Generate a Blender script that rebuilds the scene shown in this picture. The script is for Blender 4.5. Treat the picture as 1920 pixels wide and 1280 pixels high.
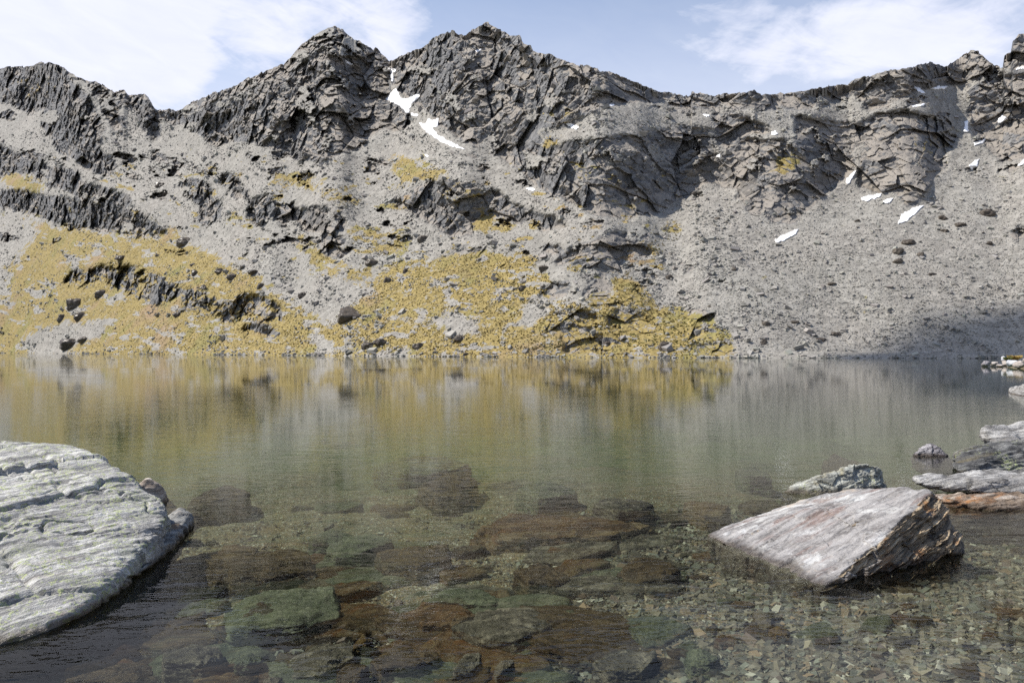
import bpy, bmesh, math, random
import numpy as np
from mathutils import Vector, noise as mnoise

random.seed(7)
RNG = np.random.default_rng(7)
SC = bpy.context.scene
COL = SC.collection
for o in list(bpy.data.objects):
    bpy.data.objects.remove(o)

# ------------------------------------------------------------------ camera
CAMH = 1.5            # eye height above the lake
F = 1493.0            # focal length in photograph pixels (1920 wide) = 28 mm
HZ = 656.5            # photograph row of the horizon
cam_d = bpy.data.cameras.new('camera')
cam_d.sensor_width = 36.0
cam_d.lens = F * 36.0 / 1920.0
cam_d.shift_y = (HZ - 640.0) / 1920.0
cam_d.clip_start = 0.05
cam_d.clip_end = 6000
cam = bpy.data.objects.new('camera', cam_d)
COL.objects.link(cam)
cam.location = (0, 0, CAMH)
cam.rotation_euler = (math.radians(90), 0, 0)
SC.camera = cam

# ------------------------------------------------------------------ light
SUN = Vector((-0.62, 0.02, 0.80)).normalized()
SUN_EL = math.asin(SUN.z)
SUN_AZ = math.atan2(SUN.x, SUN.y)
SC.view_settings.view_transform = 'Standard'
SC.view_settings.look = 'None'
SC.view_settings.exposure = 0.70
SC.view_settings.gamma = 1.0
SC.render.engine = 'CYCLES'
SC.cycles.use_denoising = False
SC.cycles.max_bounces = 8
SC.cycles.diffuse_bounces = 2
SC.cycles.glossy_bounces = 3
SC.cycles.transmission_bounces = 4
SC.cycles.transparent_max_bounces = 8
SC.cycles.caustics_reflective = False
SC.cycles.caustics_refractive = False
SC.cycles.sample_clamp_indirect = 1.6
sd = bpy.data.lights.new('sun', 'SUN')
sd.energy = 4.0
sd.angle = math.radians(0.53)
sd.color = (1.0, 0.945, 0.86)
sun = bpy.data.objects.new('sun', sd)
COL.objects.link(sun)
sun.rotation_euler = SUN.to_track_quat('Z', 'Y').to_euler()
sun.location = (0, 0, 50)


# ------------------------------------------------------------------ node helper
class NT:
    def __init__(self, nt):
        self.t = nt
        nt.nodes.clear()

    def n(self, typ, ins=None, **props):
        nd = self.t.nodes.new(typ)
        for k, v in props.items():
            setattr(nd, k, v)
        for k, v in (ins or {}).items():
            s = nd.inputs[k]
            if isinstance(v, bpy.types.NodeSocket):
                self.t.links.new(v, s)
            elif v is not None:
                s.default_value = v
        return nd

    def math(self, op, a, b=0.0, c=None, clamp=False):
        nd = self.n('ShaderNodeMath', {0: a, 1: b}, operation=op, use_clamp=clamp)
        if c is not None:
            if isinstance(c, bpy.types.NodeSocket):
                self.t.links.new(c, nd.inputs[2])
            else:
                nd.inputs[2].default_value = c
        return nd.outputs[0]

    def mix(self, f, a, b, mode='MIX'):
        nd = self.n('ShaderNodeMix', data_type='RGBA', blend_type=mode)
        for i, v in ((0, f), (6, a), (7, b)):
            if isinstance(v, bpy.types.NodeSocket):
                self.t.links.new(v, nd.inputs[i])
            elif i == 0:
                nd.inputs[i].default_value = v
            else:
                nd.inputs[i].default_value = (*v[:3], 1)
        return nd.outputs[2]

    def ramp(self, v, lo, hi, a=0.0, b=1.0, smooth=True):
        nd = self.n('ShaderNodeMapRange', {0: v, 1: lo, 2: hi, 3: a, 4: b})
        if smooth:
            nd.interpolation_type = 'SMOOTHSTEP'
        return nd.outputs[0]

    def noise(self, co, scale, detail=4, rough=0.55, dist=0.0):
        nd = self.n('ShaderNodeTexNoise', {'Vector': co, 'Scale': scale, 'Detail': detail,
                                           'Roughness': rough, 'Distortion': dist})
        return nd.outputs['Fac']

    def vor(self, co, scale, feature='F1', out='Distance'):
        nd = self.n('ShaderNodeTexVoronoi', {'Vector': co, 'Scale': scale}, feature=feature)
        return nd.outputs[out]

    def mapping(self, co, scale=(1, 1, 1), rot=(0, 0, 0)):
        # texture mapping : rotate first, then stretch
        r = self.n('ShaderNodeMapping', {'Vector': co, 'Rotation': rot})
        return self.n('ShaderNodeMapping', {'Vector': r.outputs[0], 'Scale': scale}).outputs[0]


def new_mat(name):
    m = bpy.data.materials.new(name)
    m.use_nodes = True
    return m, NT(m.node_tree)


# ------------------------------------------------------------------ world sky with thin cloud
W = bpy.data.worlds.new("World")
SC.world = W
W.use_nodes = True
w = NT(W.node_tree)
geo = w.n('ShaderNodeTexCoord').outputs['Generated']
sky = w.n('ShaderNodeTexSky', sky_type='NISHITA', sun_disc=False, sun_elevation=SUN_EL,
          sun_rotation=SUN_AZ, altitude=600, air_density=1.0, dust_density=0.6, ozone_density=2.5)
sep = w.n('ShaderNodeSeparateXYZ', {0: geo})
yy = w.math('MAXIMUM', sep.outputs[1], 0.08)
az = w.math('DIVIDE', sep.outputs[0], yy)
el = w.math('DIVIDE', sep.outputs[2], yy)


def gauss(cx, cy, rx, ry, amp):
    a = w.math('DIVIDE', w.math('SUBTRACT', az, (cx - 960) / F), rx / F)
    b = w.math('DIVIDE', w.math('SUBTRACT', el, (HZ - cy) / F), ry / F)
    s = w.math('ADD', w.math('MULTIPLY', a, a), w.math('MULTIPLY', b, b))
    return w.math('MULTIPLY', w.math('EXPONENT', w.math('MULTIPLY', s, -1.0)), amp)


cvec = w.mapping(geo, scale=(3.2, 3.2, 8.0), rot=(0, math.radians(12), 0))
n1 = w.noise(cvec, 1.5, 9, 0.58, 0.35)
n2 = w.noise(w.mapping(geo, scale=(7, 7, 22), rot=(0, math.radians(-16), 0)), 2.0, 6, 0.62, 0.6)
cov = w.math('ADD', w.math('MULTIPLY', w.math('SUBTRACT', n1, 0.5), 1.9),
             w.math('MULTIPLY', w.math('SUBTRACT', n2, 0.5), 0.55))
bias = None
for g in [(60, 60, 330, 170, 0.75), (330, 110, 170, 110, 0.45), (560, 20, 300, 85, 0.6), (20, 140, 200, 60, 0.3),
          (1560, 90, 380, 60, 0.38), (1420, 20, 300, 35, 0.3), (1800, 40, 230, 100, 0.40),
          (1000, 70, 230, 120, -0.45), (420, 95, 60, 80, -0.55), (1290, 150, 160, 40, -0.2)]:
    gg = gauss(*g)
    bias = gg if bias is None else w.math('ADD', bias, gg)
cov = w.math('ADD', w.math('ADD', cov, bias), w.ramp(sep.outputs[2], 0.36, 0.52, 0.20, -0.9))
cov = w.ramp(cov, 0.0, 0.85)
veil = w.ramp(sep.outputs[2], 0.20, 0.50, 0.88, 0.0, False)
cov = w.math('MAXIMUM', cov, veil)
skyc = w.n('ShaderNodeVectorMath', {0: sky.outputs[0]}, operation='SCALE')
skyc.inputs['Scale'].default_value = 1.0
cloudcol = w.mix(n2, (4.9, 5.15, 6.3), (6.1, 6.25, 6.9))
fin = w.mix(cov, skyc.outputs[0], cloudcol)
bg = w.n('ShaderNodeBackground', {'Color': fin, 'Strength': 0.1})
wo = w.n('ShaderNodeOutputWorld', {'Surface': bg.outputs[0]})


# ------------------------------------------------------------------ numpy noise
TS = 64
TAB = RNG.random((TS, TS, TS), dtype=np.float32)
TABF = TAB.ravel()


def vnoise(p):
    """smooth value noise in -1..1 for an (n,3) array"""
    p = np.asarray(p, dtype=np.float32)
    i = np.floor(p).astype(np.int32)
    f = p - i
    f = f * f * (3 - 2 * f)
    x0, y0, z0 = (i[:, k] & (TS - 1) for k in range(3))
    x1, y1, z1 = (x0 + 1) & (TS - 1), (y0 + 1) & (TS - 1), (z0 + 1) & (TS - 1)
    a = lambda X, Y, Z: TABF[(X * TS + Y) * TS + Z]
    fx, fy, fz = f[:, 0], f[:, 1], f[:, 2]
    c00 = a(x0, y0, z0) * (1 - fx) + a(x1, y0, z0) * fx
    c10 = a(x0, y1, z0) * (1 - fx) + a(x1, y1, z0) * fx
    c01 = a(x0, y0, z1) * (1 - fx) + a(x1, y0, z1) * fx
    c11 = a(x0, y1, z1) * (1 - fx) + a(x1, y1, z1) * fx
    c0 = c00 * (1 - fy) + c10 * fy
    c1 = c01 * (1 - fy) + c11 * fy
    return (c0 * (1 - fz) + c1 * fz) * 2 - 1


def rotm(ax, ay, az_):
    from mathutils import Euler
    return np.array(Euler((ax, ay, az_)).to_matrix(), dtype=np.float32)


RM = rotm(0.7, 0.4, 1.1)


def fbm(p, octv=4, gain=0.5, ridged=False):
    s = 0
    a = 1.0
    tot = 0
    q = np.asarray(p, dtype=np.float32) + 31.7
    for k in range(octv):
        v = vnoise(q)
        if ridged:
            v = 1 - 2 * np.abs(v)
        s = s + a * v
        tot += a
        a *= gain
        q = (q @ RM) * 2.03 + 17.3
    return s / tot


def facets(p, tilt=1.0):
    """rock broken into tilted blocks: per nearest cell an own plane; about -1..1. returns (height, edge)"""
    p = np.asarray(p, dtype=np.float32)
    base = np.floor(p - 0.5).astype(np.int32)
    best = np.full(len(p), 9.0, np.float32)
    sec = np.full(len(p), 9.0, np.float32)
    h = np.zeros(len(p), np.float32)
    T = TABF
    for dx in (0, 1):
        for dy in (0, 1):
            for dz in (0, 1):
                c = base + np.array([dx, dy, dz], np.int32)
                k = ((c[:, 0] & 63) * TS + (c[:, 1] & 63)) * TS + (c[:, 2] & 63)
                r = np.stack([T[k], T[(k + 7919) % TS ** 3], T[(k + 15013) % TS ** 3]], 1)
                d = p - (c + 0.2 + 0.6 * r)
                d2 = (d * d).sum(1)
                g = (np.stack([T[(k + 101) % TS ** 3], T[(k + 4409) % TS ** 3], T[(k + 9973) % TS ** 3]], 1) - 0.5) * 2
                val = (T[(k + 555) % TS ** 3] - 0.5) * 1.3 + tilt * (g * d).sum(1)
                m = d2 < best
                sec = np.where(m, best, np.minimum(sec, d2))
                h = np.where(m, val, h)
                best = np.where(m, d2, best)
    return h, np.sqrt(sec) - np.sqrt(best)


def smooth(x, a, b):
    t = np.clip((x - a) / (b - a), 0, 1)
    return t * t * (3 - 2 * t)


# ------------------------------------------------------------------ mesh helper
def link(o, parent=None):
    COL.objects.link(o)
    if parent is not None:
        o.parent = parent
    return o


def mesh_np(name, V, Fc, mat=None, flat=True, attrs=None):
    """V (n,3), Fc (m,k) constant-size faces"""
    V = np.ascontiguousarray(V, dtype=np.float32)
    Fc = np.ascontiguousarray(Fc, dtype=np.int32)
    me = bpy.data.meshes.new(name)
    m, k = Fc.shape
    me.vertices.add(len(V))
    me.vertices.foreach_set('co', V.ravel())
    me.loops.add(m * k)
    me.loops.foreach_set('vertex_index', Fc.ravel())
    me.polygons.add(m)
    me.polygons.foreach_set('loop_start', np.arange(0, m * k, k, dtype=np.int32))
    me.polygons.foreach_set('loop_total', np.full(m, k, dtype=np.int32))
    me.polygons.foreach_set('use_smooth', np.full(m, not flat, dtype=bool))
    me.update(calc_edges=True)
    for an, av in (attrs or {}).items():
        at = me.color_attributes.new(an, 'FLOAT_COLOR', 'POINT')
        at.data.foreach_set('color', np.ascontiguousarray(av, dtype=np.float32).ravel())
    if mat:
        me.materials.append(mat)
    return me


def tag(o, label=None, cat=None, group=None, kind=None):
    if label: o['label'] = label
    if cat: o['category'] = cat
    if group: o['group'] = group
    if kind: o['kind'] = kind
    return o


def obj(name, me, parent=None):
    return link(bpy.data.objects.new(name, me), parent)


# ================================================================== MOUNTAINS
# what the valley wall is made of, traced as outlines of outcrops, grass and snow
SKY_L = [(-420, 190), (-200, 150), (0, 128), (40, 124), (60, 122), (75, 118), (92, 116), (110, 121), (125, 130), (140, 142), (160, 151),
         (185, 154), (205, 166), (215, 172), (232, 168), (240, 178), (252, 177), (270, 175), (280, 185), (290, 201), (296, 206),
         (305, 206), (318, 203), (330, 208), (345, 200), (370, 187), (400, 175), (430, 165), (460, 150), (480, 141), (500, 131),
         (530, 120), (545, 107), (560, 88), (580, 72), (600, 60), (615, 53), (630, 50), (645, 56), (655, 65), (664, 73), (672, 76),
         (685, 86), (700, 93), (704, 87), (712, 97), (720, 105), (730, 115), (745, 108), (757, 103), (775, 95), (800, 84), (815, 70),
         (830, 64), (848, 58), (862, 65), (872, 66), (885, 55), (900, 48), (915, 43), (922, 48), (935, 55), (950, 60), (955, 66),
         (975, 68), (982, 80), (990, 84), (995, 84), (1000, 95), (1015, 101), (1030, 101), (1050, 112), (1070, 117), (1085, 122),
         (1100, 121), (1120, 128), (1125, 135), (1145, 134), (1160, 141), (1190, 152), (1210, 162), (1240, 172), (1265, 175),
         (1280, 178), (1295, 182), (1297, 174), (1315, 175), (1340, 179), (1370, 175), (1400, 172), (1415, 168), (1420, 175),
         (1450, 176), (1480, 174), (1510, 170), (1535, 165), (1550, 161), (1590, 159), (1597, 151), (1615, 145), (1640, 140),
         (1650, 136), (1680, 129), (1710, 127), (1720, 122), (1745, 117), (1770, 124), (1775, 123), (1795, 110), (1815, 100),
         (1820, 94), (1835, 96), (1850, 110), (1865, 124), (1880, 125), (1883, 103), (1895, 97), (1899, 76), (1910, 65),
         (1925, 60), (1960, 52), (2050, 90), (2340, 70)]
SHORE = [(-420, 660.5), (0, 662), (300, 664.5), (650, 667.5), (1000, 670), (1400, 671.5), (1920, 672), (2340, 674)]

ROCK = [  # dark bare rock
    [(-400, 200), (0, 150), (30, 135), (60, 123), (95, 119), (120, 135), (145, 160), (175, 190), (195, 230), (197, 270), (170, 268), (150, 255), (115, 262), (75, 240), (85, 212), (115, 196), (60, 213), (10, 195), (-400, 260)],
    [(78, 235), (110, 215), (150, 250), (180, 275), (215, 305), (222, 320), (200, 333), (160, 310), (120, 290), (100, 270)],
    [(175, 160), (200, 168), (225, 190), (240, 235), (235, 252), (215, 250), (195, 200)],
    [(243, 176), (270, 173), (283, 186), (298, 225), (297, 262), (287, 266), (265, 240), (250, 215), (240, 195)],
    [(-300, 270), (0, 275), (30, 285), (70, 300), (100, 315), (140, 320), (165, 345), (240, 365), (250, 385), (210, 395), (160, 385), (120, 355), (90, 350), (60, 322), (0, 330), (-300, 320)],
    [(-300, 350), (0, 360), (30, 355), (80, 365), (140, 375), (200, 380), (260, 400), (300, 425), (318, 442), (260, 448), (190, 433), (130, 425), (60, 402), (0, 390), (-300, 390)],
    [(275, 290), (300, 284), (320, 310), (302, 318)],
    [(333, 350), (350, 335), (385, 340), (400, 365), (395, 388), (380, 385), (345, 370)],
    [(372, 390), (400, 370), (420, 380), (420, 408), (400, 412), (385, 428), (372, 410)],
    [(410, 330), (445, 325), (455, 345), (420, 350)],
    [(430, 352), (462, 350), (470, 372), (440, 372)],
    [(468, 372), (500, 365), (520, 380), (545, 370), (555, 400), (545, 440), (530, 432), (512, 405), (485, 430), (470, 415)],
    [(555, 395), (600, 385), (640, 405), (652, 425), (620, 440), (570, 435), (550, 415)],
    [(600, 440), (640, 445), (665, 465), (640, 485), (605, 475)],
    [(340, 222), (380, 205), (420, 200), (470, 172), (545, 130), (600, 92), (640, 70), (700, 100), (730, 125), (735, 160), (750, 200), (770, 232), (760, 245), (720, 240), (700, 250), (670, 280), (640, 290), (600, 305), (555, 300), (530, 285), (480, 270), (440, 265), (400, 275), (380, 255), (350, 240)],
    [(742, 112), (757, 104), (800, 84), (830, 64), (848, 58), (885, 55), (915, 43), (950, 60), (995, 84), (1050, 112), (1145, 134), (1210, 162), (1280, 178), (1290, 190), (1200, 192), (1130, 202), (1060, 238), (1010, 245), (1020, 280), (1080, 265), (1150, 255), (1240, 243), (1300, 235), (1335, 245), (1345, 285), (1320, 345), (1290, 365), (1230, 400), (1170, 415), (1110, 400), (1080, 385), (1040, 370), (1000, 345), (960, 312), (930, 292), (870, 265), (830, 240), (795, 205), (760, 190), (738, 150)],
    [(735, 378), (770, 360), (790, 345), (850, 335), (880, 345), (940, 360), (960, 385), (990, 390), (1035, 405), (1060, 425), (1020, 435), (975, 420), (945, 408), (900, 415), (886, 440), (850, 445), (820, 430), (790, 410), (770, 395), (745, 388)],
    [(1297, 176), (1345, 180), (1415, 170), (1480, 176), (1560, 165), (1590, 162), (1600, 180), (1540, 190), (1520, 205), (1480, 205), (1440, 200), (1390, 200), (1330, 198), (1300, 190)],
    [(1335, 215), (1370, 208), (1400, 220), (1440, 240), (1450, 250), (1400, 255), (1365, 282), (1345, 262)],
    [(1318, 342), (1330, 310), (1360, 285), (1400, 260), (1480, 262), (1495, 215), (1530, 225), (1600, 230), (1600, 320), (1570, 340), (1550, 370), (1520, 400), (1480, 420), (1450, 415), (1410, 400), (1380, 372), (1385, 355), (1330, 345)],
    [(1592, 160), (1600, 150), (1650, 137), (1720, 122), (1765, 122), (1775, 140), (1790, 112), (1820, 95), (1850, 112), (1865, 126), (1840, 140), (1790, 160), (1740, 165), (1700, 180), (1660, 205), (1625, 205), (1605, 185)],
    [(1608, 290), (1600, 240), (1620, 220), (1700, 205), (1760, 225), (1790, 262), (1770, 310), (1750, 345), (1725, 382), (1700, 388), (1680, 365), (1640, 365), (1605, 345)],
    [(1815, 170), (1850, 147), (1885, 138), (2340, 120), (2340, 300), (1920, 300), (1880, 305), (1850, 280), (1830, 240), (1815, 210)],
    [(1878, 125), (1884, 100), (1900, 74), (1925, 60), (2340, 60), (2340, 130), (1900, 130)],
    [(1888, 440), (1920, 425), (2000, 430), (1960, 450), (1900, 450)],
    [(140, 512), (200, 500), (240, 495), (280, 510), (335, 535), (345, 545), (330, 565), (290, 570), (240, 550), (200, 530), (145, 540), (115, 530)],
    [(345, 545), (370, 538), (410, 560), (420, 585), (400, 590), (345, 578)],
    [(408, 595), (425, 560), (460, 548), (500, 555), (520, 575), (532, 610), (500, 610), (475, 590), (460, 600), (440, 610), (415, 605)],
    [(460, 615), (475, 605), (500, 615), (530, 630), (500, 632), (460, 630)],
    [(1040, 490), (1090, 455), (1150, 435), (1180, 440), (1220, 470), (1215, 480), (1175, 480), (1165, 510), (1140, 515), (1110, 500), (1050, 495)],
    [(1010, 465), (1050, 455), (1060, 475), (1030, 480)],
    [(1030, 585), (1070, 575), (1120, 590), (1125, 602), (1060, 597)],
    [(1135, 592), (1160, 573), (1200, 590), (1230, 600), (1235, 625), (1180, 625), (1140, 610)],
    [(1010, 556), (1035, 530), (1055, 522), (1072, 535), (1062, 555), (1035, 562)],
    [(1095, 555), (1115, 525), (1132, 510), (1154, 555), (1120, 572)],
    [(1015, 612), (1065, 605), (1110, 615), (1145, 650), (1132, 669), (1062, 669), (1055, 645), (1040, 630)],
    [(1130, 632), (1165, 640), (1172, 650), (1140, 648)],
    [(1305, 652), (1340, 643), (1375, 650), (1385, 668), (1310, 665)],
    [(1282, 585), (1310, 578), (1345, 588), (1335, 602), (1290, 600)],
    [(1285, 622), (1320, 614), (1350, 622), (1345, 632), (1290, 634)],
    [(845, 468), (880, 463), (925, 470), (900, 476)],
]
GRASS = [
    [(-400, 400), (60, 405), (130, 425), (190, 433), (260, 448), (315, 440), (330, 440), (400, 478), (460, 510), (530, 555), (580, 588), (620, 610), (655, 640), (670, 680), (-400, 680)],
    [(140, 362), (180, 368), (250, 393), (310, 428), (335, 440), (315, 443), (255, 402), (190, 380)],
    [(730, 300), (760, 286), (800, 300), (840, 323), (832, 336), (800, 345), (740, 342)],
    [(735, 488), (800, 485), (845, 478), (920, 472), (1010, 475), (1030, 530), (1050, 565), (1110, 575), (1170, 505), (1200, 540), (1240, 580), (1300, 590), (1370, 618), (1395, 680), (690, 680), (655, 640), (625, 600), (690, 555), (720, 530)],
    [(545, 440), (570, 440), (610, 478), (650, 500), (700, 500), (720, 515), (690, 525), (640, 520), (590, 500)],
    [(640, 420), (700, 425), (760, 445), (760, 468), (700, 470), (660, 450)],
    [(880, 405), (940, 405), (975, 425), (960, 440), (900, 440)],
    [(490, 320), (540, 318), (590, 330), (620, 350), (560, 352), (520, 345)],
    [(600, 350), (670, 360), (680, 380), (620, 378)],
    [(1200, 455), (1235, 450), (1240, 480), (1215, 500), (1200, 480)],
    [(1245, 425), (1275, 418), (1285, 445), (1255, 450)],
    [(30, 145), (80, 130), (110, 150), (90, 175), (40, 180)],
    [(0, 310), (60, 330), (100, 352), (80, 362), (0, 352)],
    [(1465, 285), (1510, 285), (1500, 310), (1460, 335), (1440, 325)],
    [(1000, 265), (1050, 250), (1090, 262), (1030, 282)],
    [(1700, 268), (1780, 262), (1775, 285), (1710, 290)],
    [(1010, 205), (1070, 208), (1120, 218), (1060, 226), (1010, 222)],
]
SCREE_IN = [  # stony patches that break the grass
    [(-400, 385), (20, 395), (75, 425), (60, 450), (20, 500), (20, 545), (-400, 560)],
    [(690, 575), (760, 590), (820, 600), (850, 583), (880, 590), (915, 622), (860, 627), (800, 615), (740, 602)],
    [(130, 600), (160, 605), (215, 590), (205, 625), (150, 640), (130, 668), (60, 668), (20, 640), (60, 625)],
    [(580, 615), (615, 640), (655, 668), (590, 668)],
    [(700, 655), (790, 648), (790, 670), (700, 670)],
    [(980, 560), (1005, 560), (1040, 585), (1000, 605), (950, 625), (935, 615), (985, 590)],
    [(1030, 470), (1060, 500), (1040, 520), (1010, 495)],
    [(680, 655), (650, 620), (640, 640), (660, 668)],
]
TAN = [  # pale weathered ledges high on the wall
    [(1060, 240), (1130, 203), (1200, 192), (1300, 195), (1345, 215), (1320, 234), (1240, 240), (1150, 255), (1130, 240)],
    [(1540, 190), (1600, 182), (1612, 210), (1560, 216)],
    [(340, 210), (400, 178), (480, 145), (545, 110), (600, 65), (640, 58), (600, 85), (545, 125), (480, 160), (400, 195), (350, 215)],
    [(1480, 260), (1560, 220), (1600, 215), (1590, 235), (1520, 250)],
    [(1600, 210), (1700, 180), (1800, 160), (1815, 200), (1800, 225), (1720, 205), (1640, 220)],
    [(700, 210), (735, 225), (770, 240), (760, 260), (720, 250)],
]
SNOW = [
    ('broad white snow patch filling the notch below the saddle between the two peaks', [(723, 186), (738, 168), (745, 165), (752, 185), (768, 184), (786, 174), (787, 183), (772, 195), (770, 204), (764, 214), (750, 200)]),
    ('small forked snow strip just under the saddle between the peaks', [(727, 128), (742, 130), (738, 140), (737, 153), (732, 152), (733, 138)]),
    ('thin snow link joining the notch patch to the snow tongue below it', [(768, 210), (786, 215), (782, 219), (772, 217)]),
    ('long snow tongue tapering down the gully below the twin peaks', [(784, 228), (797, 232), (802, 222), (810, 226), (822, 222), (822, 238), (812, 240), (820, 252), (840, 263), (874, 281), (850, 276), (826, 266), (800, 248)]),
    ('tiny snow dot below the end of the central snow tongue', [(795, 289), (806, 292), (803, 296)]),
    ('small slanting snow streak near the top of the left peak', [(645, 110), (655, 117), (665, 126), (650, 120)]),
    ('small snow streak just below the central summit', [(890, 95), (903, 91), (902, 97), (892, 99)]),
    ('small snow patch on the pale ledge below the central ridge', [(1061, 232), (1070, 231), (1086, 238), (1082, 244), (1070, 240)]),
    ('thin snow streak on the ledge right of the central peak', [(1137, 196), (1155, 195), (1150, 200), (1139, 200)]),
    ('tiny snow patch at the foot of the central cliff', [(985, 352), (1001, 351), (1003, 358), (992, 358)]),
    ('tiny snow patch left of the dark block under the level ridge', [(1316, 214), (1332, 215), (1331, 220), (1322, 219)]),
    ('small round snow patch on the ledge between the right crags', [(1445, 247), (1455, 245), (1459, 252), (1448, 254)]),
    ('snow fleck in the gully between the two middle crags', [(1341, 292), (1351, 288), (1349, 295), (1342, 296)]),
    ('narrow snow strip in the gully left of the right crag', [(1587, 335), (1602, 320), (1606, 318), (1604, 326), (1592, 345), (1586, 345)]),
    ('flat snow wedge at the foot of the right crag', [(1614, 370), (1640, 364), (1654, 361), (1650, 369), (1625, 378), (1617, 376)]),
    ('small snow wedge beside the flat one under the right crag', [(1656, 377), (1666, 372), (1676, 371), (1668, 381), (1660, 382)]),
    ('large pointed snow wedge at the tip of the right crag', [(1683, 421), (1690, 402), (1712, 390), (1734, 384), (1718, 400), (1700, 415)]),
    ('lone slanting snow streak on the grey scree below the middle crag', [(1451, 451), (1465, 442), (1490, 431), (1502, 427), (1490, 441), (1470, 452), (1456, 455)]),
    ('small branching snow patch on the upper right slope', [(1713, 162), (1722, 164), (1732, 170), (1737, 175), (1726, 175), (1720, 170)]),
    ('thin level snow streak near the small peak on the right ridge', [(1745, 166), (1760, 162), (1777, 162), (1772, 167), (1752, 168)]),
    ('thin snow streak on a ledge below the right ridge', [(1703, 200), (1715, 197), (1737, 194), (1728, 200), (1712, 202)]),
    ('upright snow strip in the gully beside the far right cliff', [(1809, 226), (1815, 225), (1817, 246), (1806, 250)]),
    ('snow fleck halfway down the far right gully', [(1824, 268), (1838, 264), (1850, 258), (1843, 269), (1828, 273)]),
    ('ragged snow patch low in the far right gully', [(1815, 313), (1828, 300), (1837, 297), (1832, 312), (1822, 320)]),
    ('ragged snow patch hung on the far right dark cliff', [(1869, 226), (1880, 214), (1884, 220), (1892, 222), (1882, 228), (1872, 232)]),
    ('thin snow streak at the foot of the rock tower on the right skyline', [(1900, 132), (1910, 126), (1924, 124), (1922, 129), (1908, 131)]),
    ('snow fleck at the right edge of the slope under the far right cliff', [(1905, 312), (1920, 298), (1925, 300), (1918, 310)]),
]

RX0, RX1, RY0, RY1, RS = -440, 2360, 20, 700, 2.0
NX, NY = int((RX1 - RX0) / RS), int((RY1 - RY0) / RS)


def raster(polys, blur=2):
    M = np.zeros((NY, NX), np.float32)
    xs = RX0 + RS * (np.arange(NX) + 0.5)
    ys = RY0 + RS * (np.arange(NY) + 0.5)
    for P in polys:
        P = np.array(P, float)
        ix = np.where((xs >= P[:, 0].min()) & (xs <= P[:, 0].max()))[0]
        iy = np.where((ys >= P[:, 1].min()) & (ys <= P[:, 1].max()))[0]
        if not len(ix) or not len(iy):
            continue
        X, Y = np.meshgrid(xs[ix], ys[iy])
        ins = np.zeros(X.shape, bool)
        for k in range(len(P)):
            (xa, ya), (xb, yb) = P[k - 1], P[k]
            if ya == yb:
                continue
            c = ((ya > Y) != (yb > Y)) & (X < (xb - xa) * (Y - ya) / (yb - ya) + xa)
            ins ^= c
        sub = M[iy[0]:iy[-1] + 1, ix[0]:ix[-1] + 1]
        np.maximum(sub, ins.astype(np.float32), out=sub)
    return blur2(M, blur)


def blur2(M, r):
    for _ in range(2):
        for ax in (0, 1):
            if r < 1:
                continue
            acc = np.zeros_like(M)
            for k in range(-r, r + 1):
                acc += np.roll(M, k, ax)
            M = acc / (2 * r + 1)
    return M


def samp(M, px, py):
    x = np.clip((px - RX0) / RS - 0.5, 0, NX - 1.001)
    y = np.clip((py - RY0) / RS - 0.5, 0, NY - 1.001)
    i, j = x.astype(np.int32), y.astype(np.int32)
    fx, fy = x - i, y - j
    return (M[j, i] * (1 - fx) * (1 - fy) + M[j, i + 1] * fx * (1 - fy) + M[j + 1, i] * (1 - fx) * fy + M[j + 1, i + 1] * fx * fy)


Mrock = raster(ROCK, 2)
Mgrass = raster(GRASS, 7)
Mscree = raster(SCREE_IN, 6)
Mtan = raster(TAN, 2)
Msnow = raster([s[1] for s in SNOW], 1)

# columns and rows of the slope
cols = np.concatenate([np.linspace(-420, -30, 120, endpoint=False), np.arange(-30, 1950, 1.25), np.linspace(1950, 2340, 120)])
NC = len(cols)
NR = 500
tt = np.linspace(0, 1, NR)
sk = np.interp(cols, [p[0] for p in SKY_L], [p[1] for p in SKY_L])
z0 = np.zeros(NC)
c3 = np.stack([cols, z0, z0], 1)
rough_sk = fbm(c3 / 14.0, 4, 0.6)
fh, _ = facets(np.stack([cols / 7.0, z0 + 3.3, z0 + 1.7], 1))
jit = rough_sk * 3.4 + fh * 2.6
skb = np.convolve(np.pad(sk, 60, mode='edge'), np.hanning(121) / np.hanning(121).sum(), 'valid')
sh = np.interp(cols, [p[0] for p in SHORE], [p[1] for p in SHORE])
PX = np.repeat(cols[None, :], NR, 0)
topw = smooth(tt, 0.60, 1.0)[:, None]
PY = sh[None, :] + (skb - sh)[None, :] * tt[:, None] + (sk - skb)[None, :] * topw + jit[None, :] * smooth(tt, 0.955, 1.0)[:, None]
E = (HZ - PY) / F
flatp = np.stack([PX.ravel(), PY.ravel(), np.zeros(PX.size)], 1).astype(np.float32)
wx = (fbm(flatp / 26.0, 4, 0.6) * 13).reshape(PX.shape)
wy = (fbm(flatp / 26.0 + 50, 4, 0.6) * 9).reshape(PX.shape)
fade = smooth(sh[None, :] - PY, 0, 25)
rock = samp(Mrock, PX + wx, PY + wy * fade)
grass = samp(Mgrass, PX + wx * 1.2, PY + wy * fade)
scr = samp(Mscree, PX + wx * 1.2, PY + wy * fade)
tan = samp(Mtan, PX + wx * .8, PY + wy * .8)
snow = samp(Msnow, PX, PY)
lump = fbm(flatp / np.array([46, 26, 1], np.float32) + 90, 5, 0.62).reshape(PX.shape)
zone = smooth(PX, 1330, 1180) * smooth(PY, 250, 300) * smooth(PY, 520, 430) + smooth(PX, 1500, 1700) * smooth(PY, 420, 250) + 0.55 * smooth(PX, 900, 1000) * smooth(PX, 1420, 1300) * smooth(PY, 640, 600)
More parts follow.
